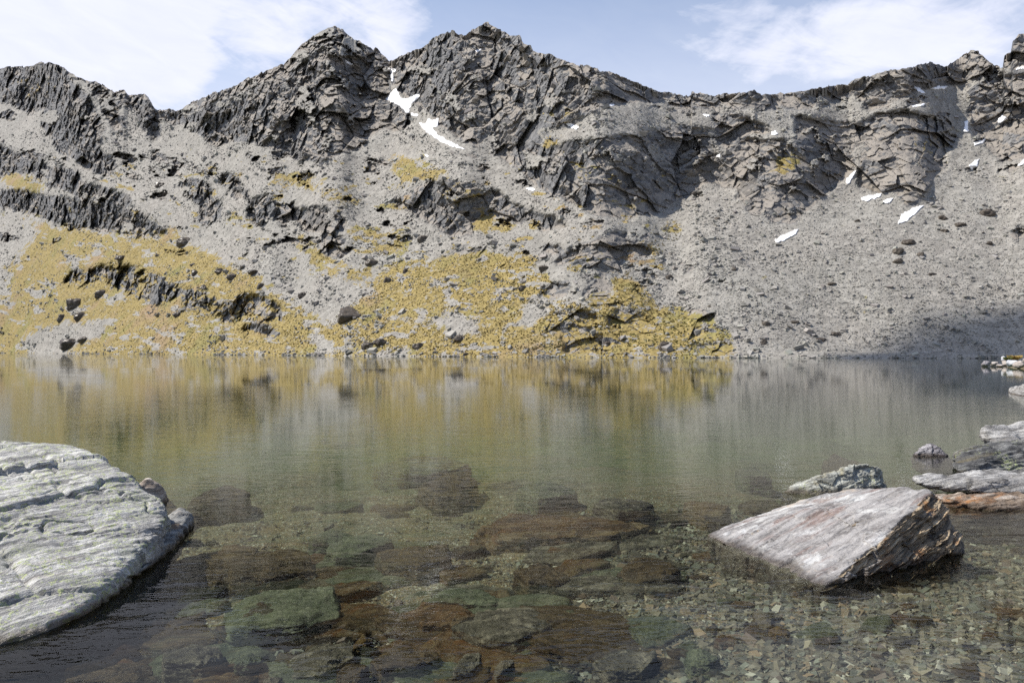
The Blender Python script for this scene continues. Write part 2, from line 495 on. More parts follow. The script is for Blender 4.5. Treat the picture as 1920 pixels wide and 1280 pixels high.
zone = zone + 0.8 * smooth(PX, 320, 200) * smooth(PY, 400, 360)
rock = np.maximum(rock, smooth(lump, 0.22, 0.34) * np.clip(zone, 0, 1))
crest = smooth((PY - (PY[-1])[None, :]), 46, 12)
rock = np.maximum(rock, crest * smooth(lump, -0.16, 0.02))
brk = fbm(flatp / np.array([38, 30, 1], np.float32) + 210, 5, 0.65).reshape(PX.shape)
rock = rock * smooth(brk, -0.36, -0.20)
grass = grass * (1 - scr)
glump = fbm(flatp / np.array([30, 12, 1], np.float32) + 130, 5, 0.65).reshape(PX.shape)
gzone = smooth(PX, 1350, 1200) * smooth(PY, 270, 330) * smooth(PY, 560, 500)
grass = np.maximum(grass, smooth(glump, 0.22, 0.42) * gzone)
gl2 = fbm(flatp / np.array([16, 9, 1], np.float32) + 170, 5, 0.7).reshape(PX.shape)
grass = grass * smooth(glump + 0.6 * gl2, -0.34, -0.12)

# view-direction slope of each kind of ground, integrated from the shore up
bench = fbm(flatp / np.array([60, 22, 1], np.float32), 3).reshape(PX.shape)
s_scree = 0.70 + 0.24 * smooth(E, 0.14, 0.36) + 0.12 * smooth(PX, 1300, 2100) + 0.05 * smooth(PX, 500, -200)
s_base = s_scree + 0.10 * bench
s_grass = 0.62 + 0.14 * bench
s = s_base * (1 - grass) + s_grass * grass
s_rock = (1.25 + 0.95 * smooth(PY, 560, 380)) * (1 + 0.75 * bench)
s = s * (1 - rock) + np.maximum(s_rock, 0.9) * rock
s = np.where(tan > 0.3, np.minimum(s, 1.0), s)
s = np.maximum(s, E + 0.17)
dE = np.diff(E, axis=0)
g = 1.0 / (s[1:] - E[1:])
lnY0 = np.log(CAMH * F / (sh - HZ))
lnY = np.concatenate([lnY0[None, :], lnY0[None, :] + np.cumsum(dE * g, 0)], 0)


def hblur(A, r):
    k = np.hanning(2 * r + 3)[1:-1]
    k /= k.sum()
    B = np.pad(A, ((0, 0), (r, r)), mode='edge')
    cs = np.zeros_like(A)
    for i, kk in enumerate(k):
        cs += kk * B[:, i:i + A.shape[1]]
    return cs


lnY = 0.5 * hblur(lnY, 110) + 0.3 * hblur(lnY, 46) + 0.2 * hblur(lnY, 16)


def world(lnY_, PX_=PX, E_=E):
    Y = np.exp(lnY_)
    return np.stack([(PX_ - 960) / F * Y, Y, CAMH + E_ * Y], -1)


P0 = world(lnY).reshape(-1, 3).astype(np.float32)
Y0 = P0[:, 1]
shorefade = smooth((sh[None, :] - PY).ravel(), 0, 14)
rk = rock.ravel()
gs = grass.ravel()
sn = snow.ravel()
stray = P0 @ rotm(0.5, 0.3, 0.2)
st = stray * np.array([0.75, 0.95, 1.3], np.float32)          # joints and bedding run across the face
d = np.zeros(len(P0), np.float32)
big = fbm(P0 / 85.0, 3, ridged=True)
rks = rk * np.clip((Y0 - 90) / 260.0, 0.22, 1.0)
d += big * (5.0 + 7.0 * rks) * shorefade
mid = fbm(P0 / 24.0, 3, ridged=True)
d += mid * (0.5 + 3.6 * rks) * shorefade
wv = np.stack([fbm(P0 / 30.0 + 7, 3), fbm(P0 / 30.0 + 71, 3), fbm(P0 / 30.0 + 133, 3)], 1)
st = st + wv * 4.0


def saw(u_, soft=0.22):
    fr = u_ - np.floor(u_)
    return np.where(fr < 1 - soft, fr / (1 - soft), (1 - fr) / soft) - 0.5


bedn = np.array([0.42, -0.25, 0.87], np.float32)
jn = np.array([0.90, -0.35, 0.26], np.float32)
wb = fbm(P0 / 18.0 + 11, 4, 0.6)
am1 = 0.5 + 0.5 * vnoise(P0 / 22.0 + 3)
am2 = 0.5 + 0.5 * vnoise(P0 / 16.0 + 83)
dmac = d.copy()
strata = saw(P0 @ bedn / 6.5 + wb * 1.6) * am1 * 2.6 + saw(P0 @ bedn / 2.3 + wb * 3.5) * am2 * 1.0
joint = saw(P0 @ jn / 10.0 + wb * 1.9, 0.4) * am2 * 1.6 + saw(P0 @ jn / 3.4 + wb * 3.9, 0.4) * am1 * 0.5
f1, e1 = facets(st / 17.0, 1.5)
f2, e2 = facets(st / 5.2 + 9, 1.5)
f3, e3 = facets(stray * np.array([0.7, 1.0, 1.4], np.float32) / 2.2 + 4, 1.4)
rgh = fbm(P0 / 5.0 + 21, 5, 0.62, ridged=True)
d += rks * (f1 * 5.2 + f2 * 2.8 + f3 * 1.0 - strata * 0.40 - joint * (0.1 + 0.4 * smooth(PX.ravel(), 250, 450)) + rgh * 0.7)
d += rks * (smooth(e1, 0.05, 0.0) * 0.7)
# scree: coarse and fine blockiness, grass: hummocks
n6 = vnoise(P0 / 0.9)
n7 = vnoise(P0 / 2.4 + 5)
n8 = fbm(P0 / 7.0, 3)
stony = (1 - rk) * (1 - gs)
f4, e4 = facets(P0 / 1.25 + 2, 1.2)
d += stony * (f4 * 0.13 + n7 * 0.14 + n8 * 0.6) * (0.3 + 0.7 * shorefade)
d += gs * (1 - rk) * (n6 * 0.30 + n7 * 0.35 + n8 * 0.9) * (0.3 + 0.7 * shorefade)
d += rk * n6 * 0.25
d = dmac + (d - dmac) * (1 - 0.92 * sn)
lnYd = lnY + (d / Y0).reshape(lnY.shape)
P = world(lnYd)
# slope of the finished ground: loose pale debris lies on ledges inside the crags
dv = np.gradient(P, axis=0)
du = np.gradient(P, axis=1)
nrm = np.cross(du, dv)
nrm /= np.linalg.norm(nrm, axis=-1, keepdims=True) + 1e-9
nz = np.abs(nrm[..., 2])
for _ in range(2):
    nz = (nz + np.roll(nz, 1, 0) + np.roll(nz, -1, 0) + np.roll(nz, 1, 1) + np.roll(nz, -1, 1)) / 5
ledge = smooth(nz + 0.15 * mid.reshape(nz.shape) + 0.16 * rgh.reshape(nz.shape), 0.42, 0.76)

mask = np.stack([rock, grass, np.maximum(tan * 0.62, ledge * rock), ledge], -1)
LNY_FINAL = lnYd


def ground_at(px, py):
    """a point of the mountainside, looked up from the surface grid"""
    px = np.atleast_1d(np.asarray(px, float))
    py = np.atleast_1d(np.asarray(py, float))
    c = np.clip(np.searchsorted(cols, px) - 1, 0, NC - 2)
    fx = np.clip((px - cols[c]) / (cols[c + 1] - cols[c]), 0, 1)
    lo = np.zeros(len(px), int)
    hi = np.full(len(px), NR - 1)
    for _ in range(10):
        m_ = (lo + hi) // 2
        v_ = PY[m_, c] * (1 - fx) + PY[m_, c + 1] * fx
        up = v_ > py
        lo = np.where(up, m_, lo)
        hi = np.where(up, hi, m_)
    r = np.clip(lo, 0, NR - 2)
    va_ = PY[r, c] * (1 - fx) + PY[r, c + 1] * fx
    vb_ = PY[r + 1, c] * (1 - fx) + PY[r + 1, c + 1] * fx
    ft = np.clip((va_ - py) / np.maximum(va_ - vb_, 1e-6), 0, 1)
    L = (LNY_FINAL[r, c] * (1 - fx) * (1 - ft) + LNY_FINAL[r, c + 1] * fx * (1 - ft)
         + LNY_FINAL[r + 1, c] * (1 - fx) * ft + LNY_FINAL[r + 1, c + 1] * fx * ft)
    Y = np.exp(L)
    N = nrm[r, c]
    N = np.where(N[:, 2:3] < 0, -N, N)
    return np.stack([(px - 960) / F * Y, Y, CAMH + (HZ - py) / F * Y], -1), N, rock[r, c], grass[r, c]


# below the water and behind the crest the same surface goes on
under = []
for k in (3, 2, 1):
    q = P[0].copy()
    q[:, 1] -= 3.0 * k
    q[:, 0] *= q[:, 1] / P[0][:, 1]
    q[:, 2] = -1.3 * k
    under.append(q)
back = []
for k in range(1, 7):
    q = P[-1].copy()
    q[:, 1] += 14.0 * k ** 1.5
    q[:, 0] *= q[:, 1] / P[-1][:, 1]
    q[:, 2] -= 9.0 * k ** 1.5
    back.append(q)
ALL = np.concatenate([np.stack(under), P, np.stack(back)], 0)
MALL = np.concatenate([np.repeat(mask[:1], 3, 0), mask, np.repeat(mask[-1:], 6, 0)], 0)
R_ = ALL.shape[0]
idx = np.arange(R_ * NC).reshape(R_, NC)
quads = np.stack([idx[:-1, :-1], idx[:-1, 1:], idx[1:, 1:], idx[1:, :-1]], -1).reshape(-1, 4)

m_mt, t = new_mat('mountainside')
co = t.n('ShaderNodeTexCoord').outputs['Object']
at = t.n('ShaderNodeAttribute', attribute_name='mask')
sp = t.n('ShaderNodeSeparateColor', {0: at.outputs['Color']})
nf = t.noise(co, 0.35, 5, 0.65)
nm = t.noise(co, 0.05, 4, 0.6)
nfine = t.noise(co, 1.6, 3, 0.7)
vcell = t.n('ShaderNodeTexVoronoi', {'Vector': co, 'Scale': 0.75})
vc = t.n('ShaderNodeSeparateColor', {0: vcell.outputs['Color']}).outputs[0]
# scree
sc1 = t.mix(vc, (0.225, 0.214, 0.19), (0.325, 0.31, 0.277))
chute = t.noise(t.mapping(co, scale=(1.0, 0.16, 0.16), rot=(0, 0, -0.35)), 0.11, 5, 0.6, 0.4)
sc1 = t.mix(t.ramp(chute, 0.50, 0.66, 0.0, 0.5), sc1, (0.20, 0.19, 0.172))
sc2 = t.mix(t.ramp(nm, 0.35, 0.65), sc1, t.mix(vc, (0.225, 0.21, 0.187), (0.335, 0.315, 0.28)))
# rock
streak = t.noise(t.mapping(co, scale=(0.25, 0.25, 0.9), rot=(0.5, 0.35, 0.2)), 0.9, 6, 0.68, 0.8)
rk1 = t.mix(t.ramp(streak, 0.33, 0.68), (0.062, 0.063, 0.068), (0.24, 0.237, 0.232))
rk1 = t.mix(t.ramp(nm, 0.45, 0.7), rk1, t.mix(streak, (0.08, 0.075, 0.07), (0.25, 0.23, 0.205)))
tanc = t.mix(nf, (0.20, 0.18, 0.155), (0.33, 0.298, 0.26))
tf = t.ramp(t.math('ADD', sp.outputs[2], t.math('MULTIPLY', t.math('SUBTRACT', nf, 0.5), 1.3)), 0.4, 0.75)
rk2 = t.mix(tf, rk1, tanc)
# grass
gr1 = t.mix(t.ramp(nfine, 0.3, 0.7), (0.155, 0.118, 0.042), (0.335, 0.26, 0.10))
gr1 = t.mix(t.ramp(t.noise(co, 0.5, 5, 0.75), 0.56, 0.66, 0.0, 0.85), gr1, sc1)
gr1 = t.mix(t.ramp(t.noise(co, 0.3, 5, 0.7), 0.56, 0.68, 0.0, 0.6), gr1, (0.10, 0.085, 0.05))
gr1 = t.mix(t.ramp(t.noise(co, 0.08, 4, 0.6), 0.5, 0.72), gr1, t.mix(nfine, (0.11, 0.10, 0.035), (0.29, 0.26, 0.10)))
gr1 = t.mix(t.ramp(t.noise(co, 0.045, 3, 0.6), 0.55, 0.75), gr1, t.mix(nfine, (0.15, 0.105, 0.065), (0.36, 0.26, 0.16)))
gv = t.math('ADD', sp.outputs[1], t.math('MULTIPLY', t.math('SUBTRACT', t.noise(co, 0.16, 7, 0.72), 0.5), 2.6))
gf = t.ramp(gv, 0.40, 0.56)
rv = t.math('ADD', sp.outputs[0], t.math('MULTIPLY', t.math('SUBTRACT', t.noise(co, 0.16, 7, 0.7), 0.5), 1.5))
rf = t.ramp(rv, 0.42, 0.56)
c1 = t.mix(rf, sc2, rk2)
# grass on ledges of the crags only where flat
gled = t.math('MULTIPLY', gf, t.math('MAXIMUM', t.math('SUBTRACT', 1.0, rf), t.ramp(at.outputs['Alpha'], 0.35, 0.8)))
c2 = t.mix(gled, c1, gr1)
bmp = t.n('ShaderNodeBump', {'Height': t.math('ADD', t.noise(co, 1.1, 5, 0.75), t.math('MULTIPLY', streak, 0.6)), 'Distance': 0.45, 'Strength': t.math('SUBTRACT', 0.7, t.math('MULTIPLY', gled, 0.5))})
bs = t.n('ShaderNodeBsdfPrincipled', {'Base Color': c2, 'Roughness': 0.92, 'Normal': bmp.outputs[0]})
bs.inputs['Specular IOR Level'].default_value = 0.25
t.n('ShaderNodeOutputMaterial', {'Surface': bs.outputs[0]})

o = obj('mountains', mesh_np('mountains', ALL.reshape(-1, 3), quads, m_mt, True, {'mask': MALL.reshape(-1, 4)}))
tag(o, kind='structure')

# ------------------------------------------------------------------ snow patches
m_sn, t = new_mat('snow')
co = t.n('ShaderNodeTexCoord').outputs['Object']
bmp = t.n('ShaderNodeBump', {'Height': t.noise(co, 0.8, 4), 'Distance': 0.4, 'Strength': 0.3})
bs = t.n('ShaderNodeBsdfPrincipled', {'Base Color': t.mix(t.ramp(t.noise(co, 0.5, 6, 0.75), 0.36, 0.5), (0.62, 0.60, 0.57), (0.9, 0.9, 0.91)), 'Roughness': 0.6, 'Normal': bmp.outputs[0]})
t.n('ShaderNodeOutputMaterial', {'Surface': bs.outputs[0]})


def pin(P, X, Y):
    P = np.array(P, float)
    ins = np.zeros(X.shape, bool)
    for k in range(len(P)):
        (xa, ya), (xb, yb) = P[k - 1], P[k]
        if ya == yb:
            continue
        ins ^= ((ya > Y) != (yb > Y)) & (X < (xb - xa) * (Y - ya) / (yb - ya) + xa)
    return ins


for lab, poly in SNOW:
    A = np.array(poly, float)
    step = 0.8
    xs = np.arange(A[:, 0].min() - 2, A[:, 0].max() + 3, step)
    ys = np.arange(A[:, 1].min() - 2, A[:, 1].max() + 3, step)
    X, Y = np.meshgrid(xs, ys)
    q = np.stack([X.ravel(), Y.ravel(), np.zeros(X.size)], 1)
    jx = (fbm(q / 4.0, 4, 0.7) * 4.2).reshape(X.shape)
    jy = (fbm(q / 4.0 + 40, 4, 0.7) * 3.2).reshape(X.shape)
    ins = pin(poly, X + jx, Y + jy)
    if ins.sum() < 4:
        continue
    G, N, _, _ = ground_at(X.ravel(), Y.ravel())
    # a drift: smooth top standing a little proud of the ground, edge tucked under
    dist = ins.astype(np.float32)
    for _ in range(2):
        dist = (dist + np.roll(dist, 1, 0) + np.roll(dist, -1, 0) + np.roll(dist, 1, 1) + np.roll(dist, -1, 1)) / 5
    Yg = G[:, 1].reshape(X.shape)
    Ys = Yg.copy()
    for _ in range(10):
        Yp = np.pad(Ys, 1, mode='edge')
        Ys = (Yp[1:-1, 1:-1] + Yp[:-2, 1:-1] + Yp[2:, 1:-1] + Yp[1:-1, :-2] + Yp[1:-1, 2:]) / 5
    Yn = Ys - 0.45 * smooth(dist, 0.15, 1.0) + 0.5 * (1 - smooth(dist, 0.2, 0.7))
    use = ins.copy()
    ids = -np.ones(X.shape, int)
    vv, ff = [], []
    nr, nc = X.shape
    cell = use[:-1, :-1] | use[1:, :-1] | use[:-1, 1:] | use[1:, 1:]
    touch = np.zeros_like(use)
    for a in (0, 1):
        for b in (0, 1):
            touch[a:nr - 1 + a, b:nc - 1 + b] |= cell
    ids[touch] = np.arange(touch.sum())
    Yv = Yn[touch]
    V = np.stack([(X[touch] - 960) / F * Yv, Yv, CAMH + (HZ - Y[touch]) / F * Yv], -1)
    r, c = np.where(cell)
    Q = np.stack([ids[r, c], ids[r + 1, c], ids[r + 1, c + 1], ids[r, c + 1]], -1)
    org = V.mean(0)
    so = obj('snow_patch', mesh_np('snow_patch', V - org, Q, m_sn, False))
    so.location = org
    tag(so, lab, 'snow patch', 'snow patches lying on the mountainside')

# ================================================================== ROCK BUILDER
_ico = {}


def ico(sub):
    if sub not in _ico:
        bm = bmesh.new()
        bmesh.ops.create_icosphere(bm, subdivisions=sub, radius=1.0)
        V = np.array([v.co for v in bm.verts], dtype=np.float32)
        V /= np.linalg.norm(V, axis=1, keepdims=True)
        Fa = np.array([[v.index for v in f.verts] for f in bm.faces], dtype=np.int32)
        bm.free()
        _ico[sub] = (V, Fa)
    return _ico[sub]


def hull_planes(pts):
    bm = bmesh.new()
    for p in pts:
        bm.verts.new(p)
    r = bmesh.ops.convex_hull(bm, input=bm.verts)
    bm.normal_update()
    pl = []
    for f in bm.faces:
        n = np.array(f.normal)
        dd = float(n @ np.array(f.verts[0].co))
        if dd < 0:
            n, dd = -n, -dd
        for (m, e) in pl:
            if m @ n > 0.999 and abs(e - dd) < 0.01:
                break
        else:
            pl.append((n, dd))
    bm.free()
    return np.array([p[0] for p in pl]), np.array([max(p[1], 0.02) for p in pl])


def vnormals(V, Fa):
    a = V[Fa[:, 1]] - V[Fa[:, 0]]
    b = V[Fa[:, 2]] - V[Fa[:, 0]]
    fn = np.cross(a, b)
    N = np.zeros_like(V)
    for k in range(3):
        for ax in range(3):
            N[:, ax] += np.bincount(Fa[:, k], fn[:, ax], len(V))
    return N / (np.linalg.norm(N, axis=1, keepdims=True) + 1e-9)


def frame(grain):
    """rows: along the lineation, across it, across the foliation"""
    if len(grain) == 2:
        n = np.array(grain[0], float); n /= np.linalg.norm(n)
        a = np.array(grain[1], float); a -= n * (a @ n); a /= np.linalg.norm(a)
        return np.stack([a, np.cross(n, a), n]).astype(np.float32)
    return rotm(*grain).T


def grain_co(t, co, grain, scale):
    M = frame(grain)
    o_ = [t.math('MULTIPLY', t.n('ShaderNodeVectorMath', {0: co, 1: tuple(float(x) for x in M[k])}, operation='DOT_PRODUCT').outputs['Value'], scale[k]) for k in range(3)]
    return t.n('ShaderNodeCombineXYZ', {0: o_[0], 1: o_[1], 2: o_[2]}).outputs[0]


def poly_rock(pts, sub=5, p=16, amp=0.03, grain=(0, 0, 0), stretch=(1.2, 4, 16), seed=0.0, lump=0.05, chip=0.0, ledges=0.0, steps=()):
    """a rock from corner points: convex body, broken edges, foliation ridges along 'grain'"""
    pts = np.array(pts, float)
    c = (pts.max(0) + pts.min(0)) / 2
    c = 0.5 * c + 0.5 * pts.mean(0)
    h = (pts.max(0) - pts.min(0)) / 2
    size = float(h.mean())
    q = (pts - c) / h
    n, dd = hull_planes(q)
    D, Fa = ico(sub)
    dots = np.clip(D @ n.T.astype(np.float32), 0, None) / dd.astype(np.float32)
    r = (dots ** p).sum(1) ** (-1.0 / p)
    V = (D * r[:, None] * h + c).astype(np.float32)
    N = vnormals(V, Fa)
    R = frame(grain).T
    s_ = V + seed * 3.1
    V = V + N * (fbm(s_ / (size * 0.8), 3)[:, None]) * lump * size
    L = (s_ @ R) / size
    fol = fbm(L * np.array(stretch, np.float32), 5, 0.6)
    V = V + N * (fol * amp * size)[:, None]
    for (sp_, am_) in steps:      # broken edges of the foliation: sawtooth steps of spacing sp_, height am_
        wq = fbm(L * np.array([0.9, 2.0, 2.5], np.float32) + sp_ * 50, 5, 0.6)
        u_ = (s_ @ R)[:, 2] / sp_ + wq * 2.2
        ma = np.clip(0.5 + 0.9 * fbm(L * np.array([1.5, 3.0, 5.0], np.float32) + sp_ * 90, 3), 0, 1.3)
        V = V - N * (saw(u_, 0.25) * am_ * ma)[:, None]
    if ledges:
        lay = L * np.array([0.8, 1.1, 5.0], np.float32)
        k, e = facets(lay + seed, 0.6)
        V = V + N * ((k * ledges * size) - smooth(e, 0.12, 0.0) * ledges * size * 0.8)[:, None]
    if chip:
        k, e = facets(s_ / (size * 0.45), 1.0)
        V = V + N * (k * chip * size)[:, None]
        k, e = facets(s_ / (size * 0.17) + 3, 1.0)
        V = V + N * (k * chip * 0.4 * size)[:, None]
    fine = fbm(s_ / (size * 0.07) @ RM, 3, 0.6)
    V = V + N * (fine * amp * 0.25 * size)[:, None]
    return V, Fa


def rock_mat(name, dark, mid_, light, rust=None, lichen=0.0, grain=(0, 0, 0), scale=4.0, wet=0.035, rustamt=0.5, bump=0.5, spots=0.3):
    m, t = new_mat(name)
    co = t.n('ShaderNodeTexCoord').outputs['Object']
    pos = t.n('ShaderNodeNewGeometry').outputs['Position']
    g = grain_co(t, co, grain, (0.55, 1.8, 7.0))
    a = t.noise(g, scale, 8, 0.68, 0.5)
    b = t.noise(co, scale * 0.9, 6, 0.65, 0.3)
    c = t.noise(co, scale * 9, 4, 0.7)
    col = t.mix(t.ramp(a, 0.32, 0.60), dark, mid_)
    col = t.mix(t.ramp(t.math('ADD', a, t.math('MULTIPLY', t.math('SUBTRACT', b, 0.5), 0.8)), 0.46, 0.66), col, light)
    col = t.mix(t.math('MULTIPLY', t.ramp(c, 0.35, 0.7), 0.35), col, t.mix(c, dark, light))
    # thin dark cracks along the foliation
    cr = t.math('ABSOLUTE', t.math('SUBTRACT', t.noise(g, scale * 0.8, 5, 0.6, 0.8), 0.5))
    col = t.mix(t.ramp(cr, 0.0, 0.018, 0.75, 0.0), col, tuple(x * 0.35 for x in dark))
    if rust:
        rr = t.noise(grain_co(t, co, grain, (0.6, 1.2, 3.0)), scale * 0.55, 6, 0.7, 0.9)
        col = t.mix(t.math('MULTIPLY', t.ramp(rr, 0.60 - 0.14 * rustamt, 0.72 - 0.1 * rustamt), 0.8), col, rust)
    if lichen:
        v = t.n('ShaderNodeTexVoronoi', {'Vector': t.n('ShaderNodeVectorMath', {0: co, 1: t.n('ShaderNodeTexNoise', {'Vector': co, 'Scale': 14.0, 'Detail': 3}).outputs['Color']}, operation='ADD').outputs[0], 'Scale': 5.5})
        lm = t.math('MULTIPLY', t.ramp(v.outputs['Distance'], 0.42, 0.30), t.ramp(t.noise(co, 2.3, 3, 0.6), 0.56 - lichen * 0.2, 0.66 - lichen * 0.2))
        lm = t.math('MULTIPLY', lm, t.ramp(c, 0.34, 0.48))
        col = t.mix(t.math('MULTIPLY', lm, 0.75), col, (0.42, 0.47, 0.22))
    if lichen > 1:
        mo = t.noise(co, 1.6, 7, 0.75, 0.5)
        col = t.mix(t.ramp(mo, 0.52, 0.62, 0.0, 0.45), col, (0.27, 0.28, 0.22))
        col = t.mix(t.ramp(t.noise(co, 5.5, 6, 0.8), 0.56, 0.64, 0.0, 0.55), col, (0.13, 0.125, 0.115))
    # white quartz / crust spots
    wsp = t.ramp(t.noise(co, scale * 2.4, 7, 0.75), 0.62, 0.70)
    col = t.mix(t.math('MULTIPLY', wsp, spots), col, tuple(min(1, x * 1.5) for x in light))
    z = t.n('ShaderNodeSeparateXYZ', {0: pos}).outputs[2]
    wn = t.math('ADD', z, t.math('MULTIPLY', t.math('SUBTRACT', b, 0.5), -0.08))
    wf = t.ramp(wn, wet * 0.3, wet + 0.02, 1.0, 0.0)
    col = t.mix(wf, col, t.mix(1.0, col, (0.30, 0.26, 0.22), 'MULTIPLY'))
    rough = t.math('SUBTRACT', 0.85, t.math('MULTIPLY', wf, 0.55))
    hgt = t.math('ADD', t.math('MULTIPLY', a, 0.9), t.math('MULTIPLY', c, 0.6))
    hgt = t.math('ADD', hgt, t.math('MULTIPLY', t.noise(co, scale * 26, 3, 0.75), 0.3))
    bm_ = t.n('ShaderNodeBump', {'Height': hgt, 'Distance': 0.04, 'Strength': bump})
    bs = t.n('ShaderNodeBsdfPrincipled', {'Base Color': col, 'Roughness': rough, 'Normal': bm_.outputs[0]})
    bs.inputs['Specular IOR Level'].default_value = 0.15 if wet < -1 else 0.25
    t.n('ShaderNodeOutputMaterial', {'Surface': bs.outputs[0]})
    return m


def at_px(px, py, Y=None, z=None):
    """a point on the viewing line of a photograph pixel, at distance Y or at height z"""
    if Y is None:
        Y = (CAMH - z) * F / (py - HZ)
    return ((px - 960) / F * Y, Y, CAMH + (HZ - py) / F * Y)


def place_rock(name, V, Fa, mat, label, cat='rock', group=None):
    org = np.array([(V[:, 0].max() + V[:, 0].min()) / 2, (V[:, 1].max() + V[:, 1].min()) / 2, V[:, 2].min()])
    ob = obj(name, mesh_np(name, V - org, Fa, mat, False))
    ob.location = org
    tag(ob, label, cat, group)
    return ob


# ================================================================== FOREGROUND ROCKS
G_L = ((-0.78, 0.42, 0.46), (0.55, 1.0, 0.10))
m_left = rock_mat('pale_schist', (0.17, 0.165, 0.16), (0.43, 0.42, 0.40), (0.66, 0.65, 0.61), rust=(0.30, 0.24, 0.19), lichen=1.1, grain=G_L, scale=3.2, rustamt=0.1, bump=0.8)
pts = [at_px(-420, 800, 8.2), at_px(0, 818, 7.6), at_px(60, 822, 7.5), at_px(130, 852, 7.2), at_px(210, 858, 6.9), at_px(265, 885, 6.6), at_px(310, 918, 6.35), at_px(345, 955, 6.1),
       at_px(318, 985, 5.7), at_px(270, 1060, 5.1), at_px(200, 1128, 4.55), at_px(118, 1180, 4.2), at_px(40, 1216, 4.0), at_px(-60, 1215, 3.9), at_px(-420, 1150, 4.2),
       at_px(0, 1000, 5.0), (-5.8, 6.0, 0.75), (-6.5, 7.5, -0.3), (-6.3, 4.2, -0.3),
       (-2.95, 6.9, -0.35), (-2.55, 5.9, -0.35), (-2.5, 5.0, -0.35), (-2.45, 4.3, -0.35), (-2.6, 3.95, -0.35)]
V, Fa = poly_rock(pts, 8, 26, 0.012, G_L, (2.0, 6, 20), 1.0, 0.02)
N = vnormals(V, Fa)
ML = frame(G_L)
Q_ = V @ ML.T
k1, e1_ = facets(Q_ * np.array([0.8, 1.1, 1.5], np.float32) + 2, 1.2)
k2, e2_ = facets(Q_ * np.array([2.0, 3.2, 5.0], np.float32) + 9, 1.1)
k3, e3_ = facets(Q_ * np.array([5.0, 9.0, 26.0], np.float32) + 5, 1.0)
k4, e4_ = facets(V * 14.0 + 5, 1.0)
am = 0.5 + 0.5 * fbm(V / 0.6 + 4, 3)
dd_ = k1 * 0.032 + k2 * 0.010 + k3 * (0.001 + 0.006 * am ** 2) + fbm(V / 0.22 + 8, 4, 0.65, ridged=True) * 0.010 + k4 * 0.004 - smooth(e1_, 0.05, 0) * 0.02
dd_ += fbm(V / 0.07, 4, 0.65) * 0.006 - smooth(np.abs(fbm(V / 0.8 + 13, 4, 0.55)), 0.03, 0.0) * 0.03
V = V + N * dd_[:, None]
place_rock('boulder', V, Fa, m_left, 'huge pale grey schist boulder with green lichen at the left edge', 'boulder')
pts = [at_px(368, 958, z=0.12), at_px(340, 945, z=0.16), at_px(300, 1010, z=0.10), at_px(268, 1070, z=0.05), at_px(372, 985, z=-0.05), at_px(330, 1050, z=-0.1),
       at_px(250, 1100, z=-0.2), (-3.2, 7.2, -0.25), (-3.2, 5.2, -0.3), (-3.0, 7.2, 0.05)]
m_ledge = rock_mat('wet_schist', (0.10, 0.10, 0.10), (0.24, 0.24, 0.23), (0.40, 0.40, 0.38), rust=(0.22, 0.14, 0.07), lichen=0.0, grain=G_L, scale=4, rustamt=0.5, bump=0.8)
V, Fa = poly_rock(pts, 6, 14, 0.06, G_L, (2, 6, 18), 2.0, 0.06, 0.02, 0.0, ((0.07, 0.02),))
place_rock('rock', V, Fa, m_ledge, 'low grey rock ledge poking out under the right side of the huge pale boulder', 'rock')
V, Fa = poly_rock([at_px(266, 897, 7.8), at_px(280, 890, 7.8), at_px(296, 897, 7.8), at_px(302, 908, 7.8), at_px(250, 920, 7.7), (-3.9, 7.7, -.2), (-3.42, 7.7, -.2), (-3.42, 8.3, -.2), (-4.0, 8.3, -.2), at_px(272, 900, 8.1)], 5, 12, 0.05, (0, 0, 0), (2, 4, 9), 5.0, 0.08, 0.04)
place_rock('rock', V, Fa, rock_mat('tan_stone', (0.2, 0.16, 0.13), (0.4, 0.33, 0.27), (0.55, 0.5, 0.44)), 'small pinkish stone behind the right shoulder of the huge pale boulder', 'rock')

# tilted slab: smooth top dipping into the water, layered broken right side
G_S = (0.25, -0.20, 0.62)
A_ = at_px(1322, 1004, z=0.0)
B_ = at_px(1548, 1104, z=-0.01)
m_slab, t = new_mat('slab_schist')
co = t.n('ShaderNodeTexCoord').outputs['Object']
pos = t.n('ShaderNodeNewGeometry').outputs['Position']
nor = t.n('ShaderNodeNewGeometry').outputs['Normal']
att = t.n('ShaderNodeAttribute', attribute_name='side')
side = t.n('ShaderNodeSeparateColor', {0: att.outputs['Color']}).outputs[0]
g = grain_co(t, co, ((0.2, -0.55, 0.85), (1.0, 0.55, 0.2)), (0.9, 5.0, 3.0))
a = t.noise(g, 2.6, 8, 0.7, 0.6)
b = t.noise(co, 2.3, 6, 0.6, 0.5)
c = t.noise(co, 30, 4, 0.7)
top = t.mix(t.ramp(a, 0.34, 0.60), (0.12, 0.11, 0.105), (0.34, 0.325, 0.315))
top = t.mix(t.math('MULTIPLY', t.ramp(b, 0.52, 0.62), t.ramp(a, 0.38, 0.55)), top, (0.55, 0.55, 0.53))
top = t.mix(t.math('MULTIPLY', t.ramp(t.noise(g, 1.5, 5, 0.6, 0.3), 0.54, 0.68), t.ramp(c, 0.3, 0.6, 0.25, 0.8)), top, (0.17, 0.085, 0.06))
top = t.mix(t.math('MULTIPLY', t.ramp(t.noise(co, 1.7, 5, 0.65), 0.58, 0.68), 0.7), top, (0.44, 0.36, 0.27))
top = t.mix(t.math('MULTIPLY', t.ramp(c, 0.45, 0.65), 0.5), top, (0.42, 0.40, 0.38))
top = t.mix(t.ramp(t.noise(co, 45, 3, 0.8), 0.60, 0.68, 0.0, 0.7), top, (0.06, 0.055, 0.05))
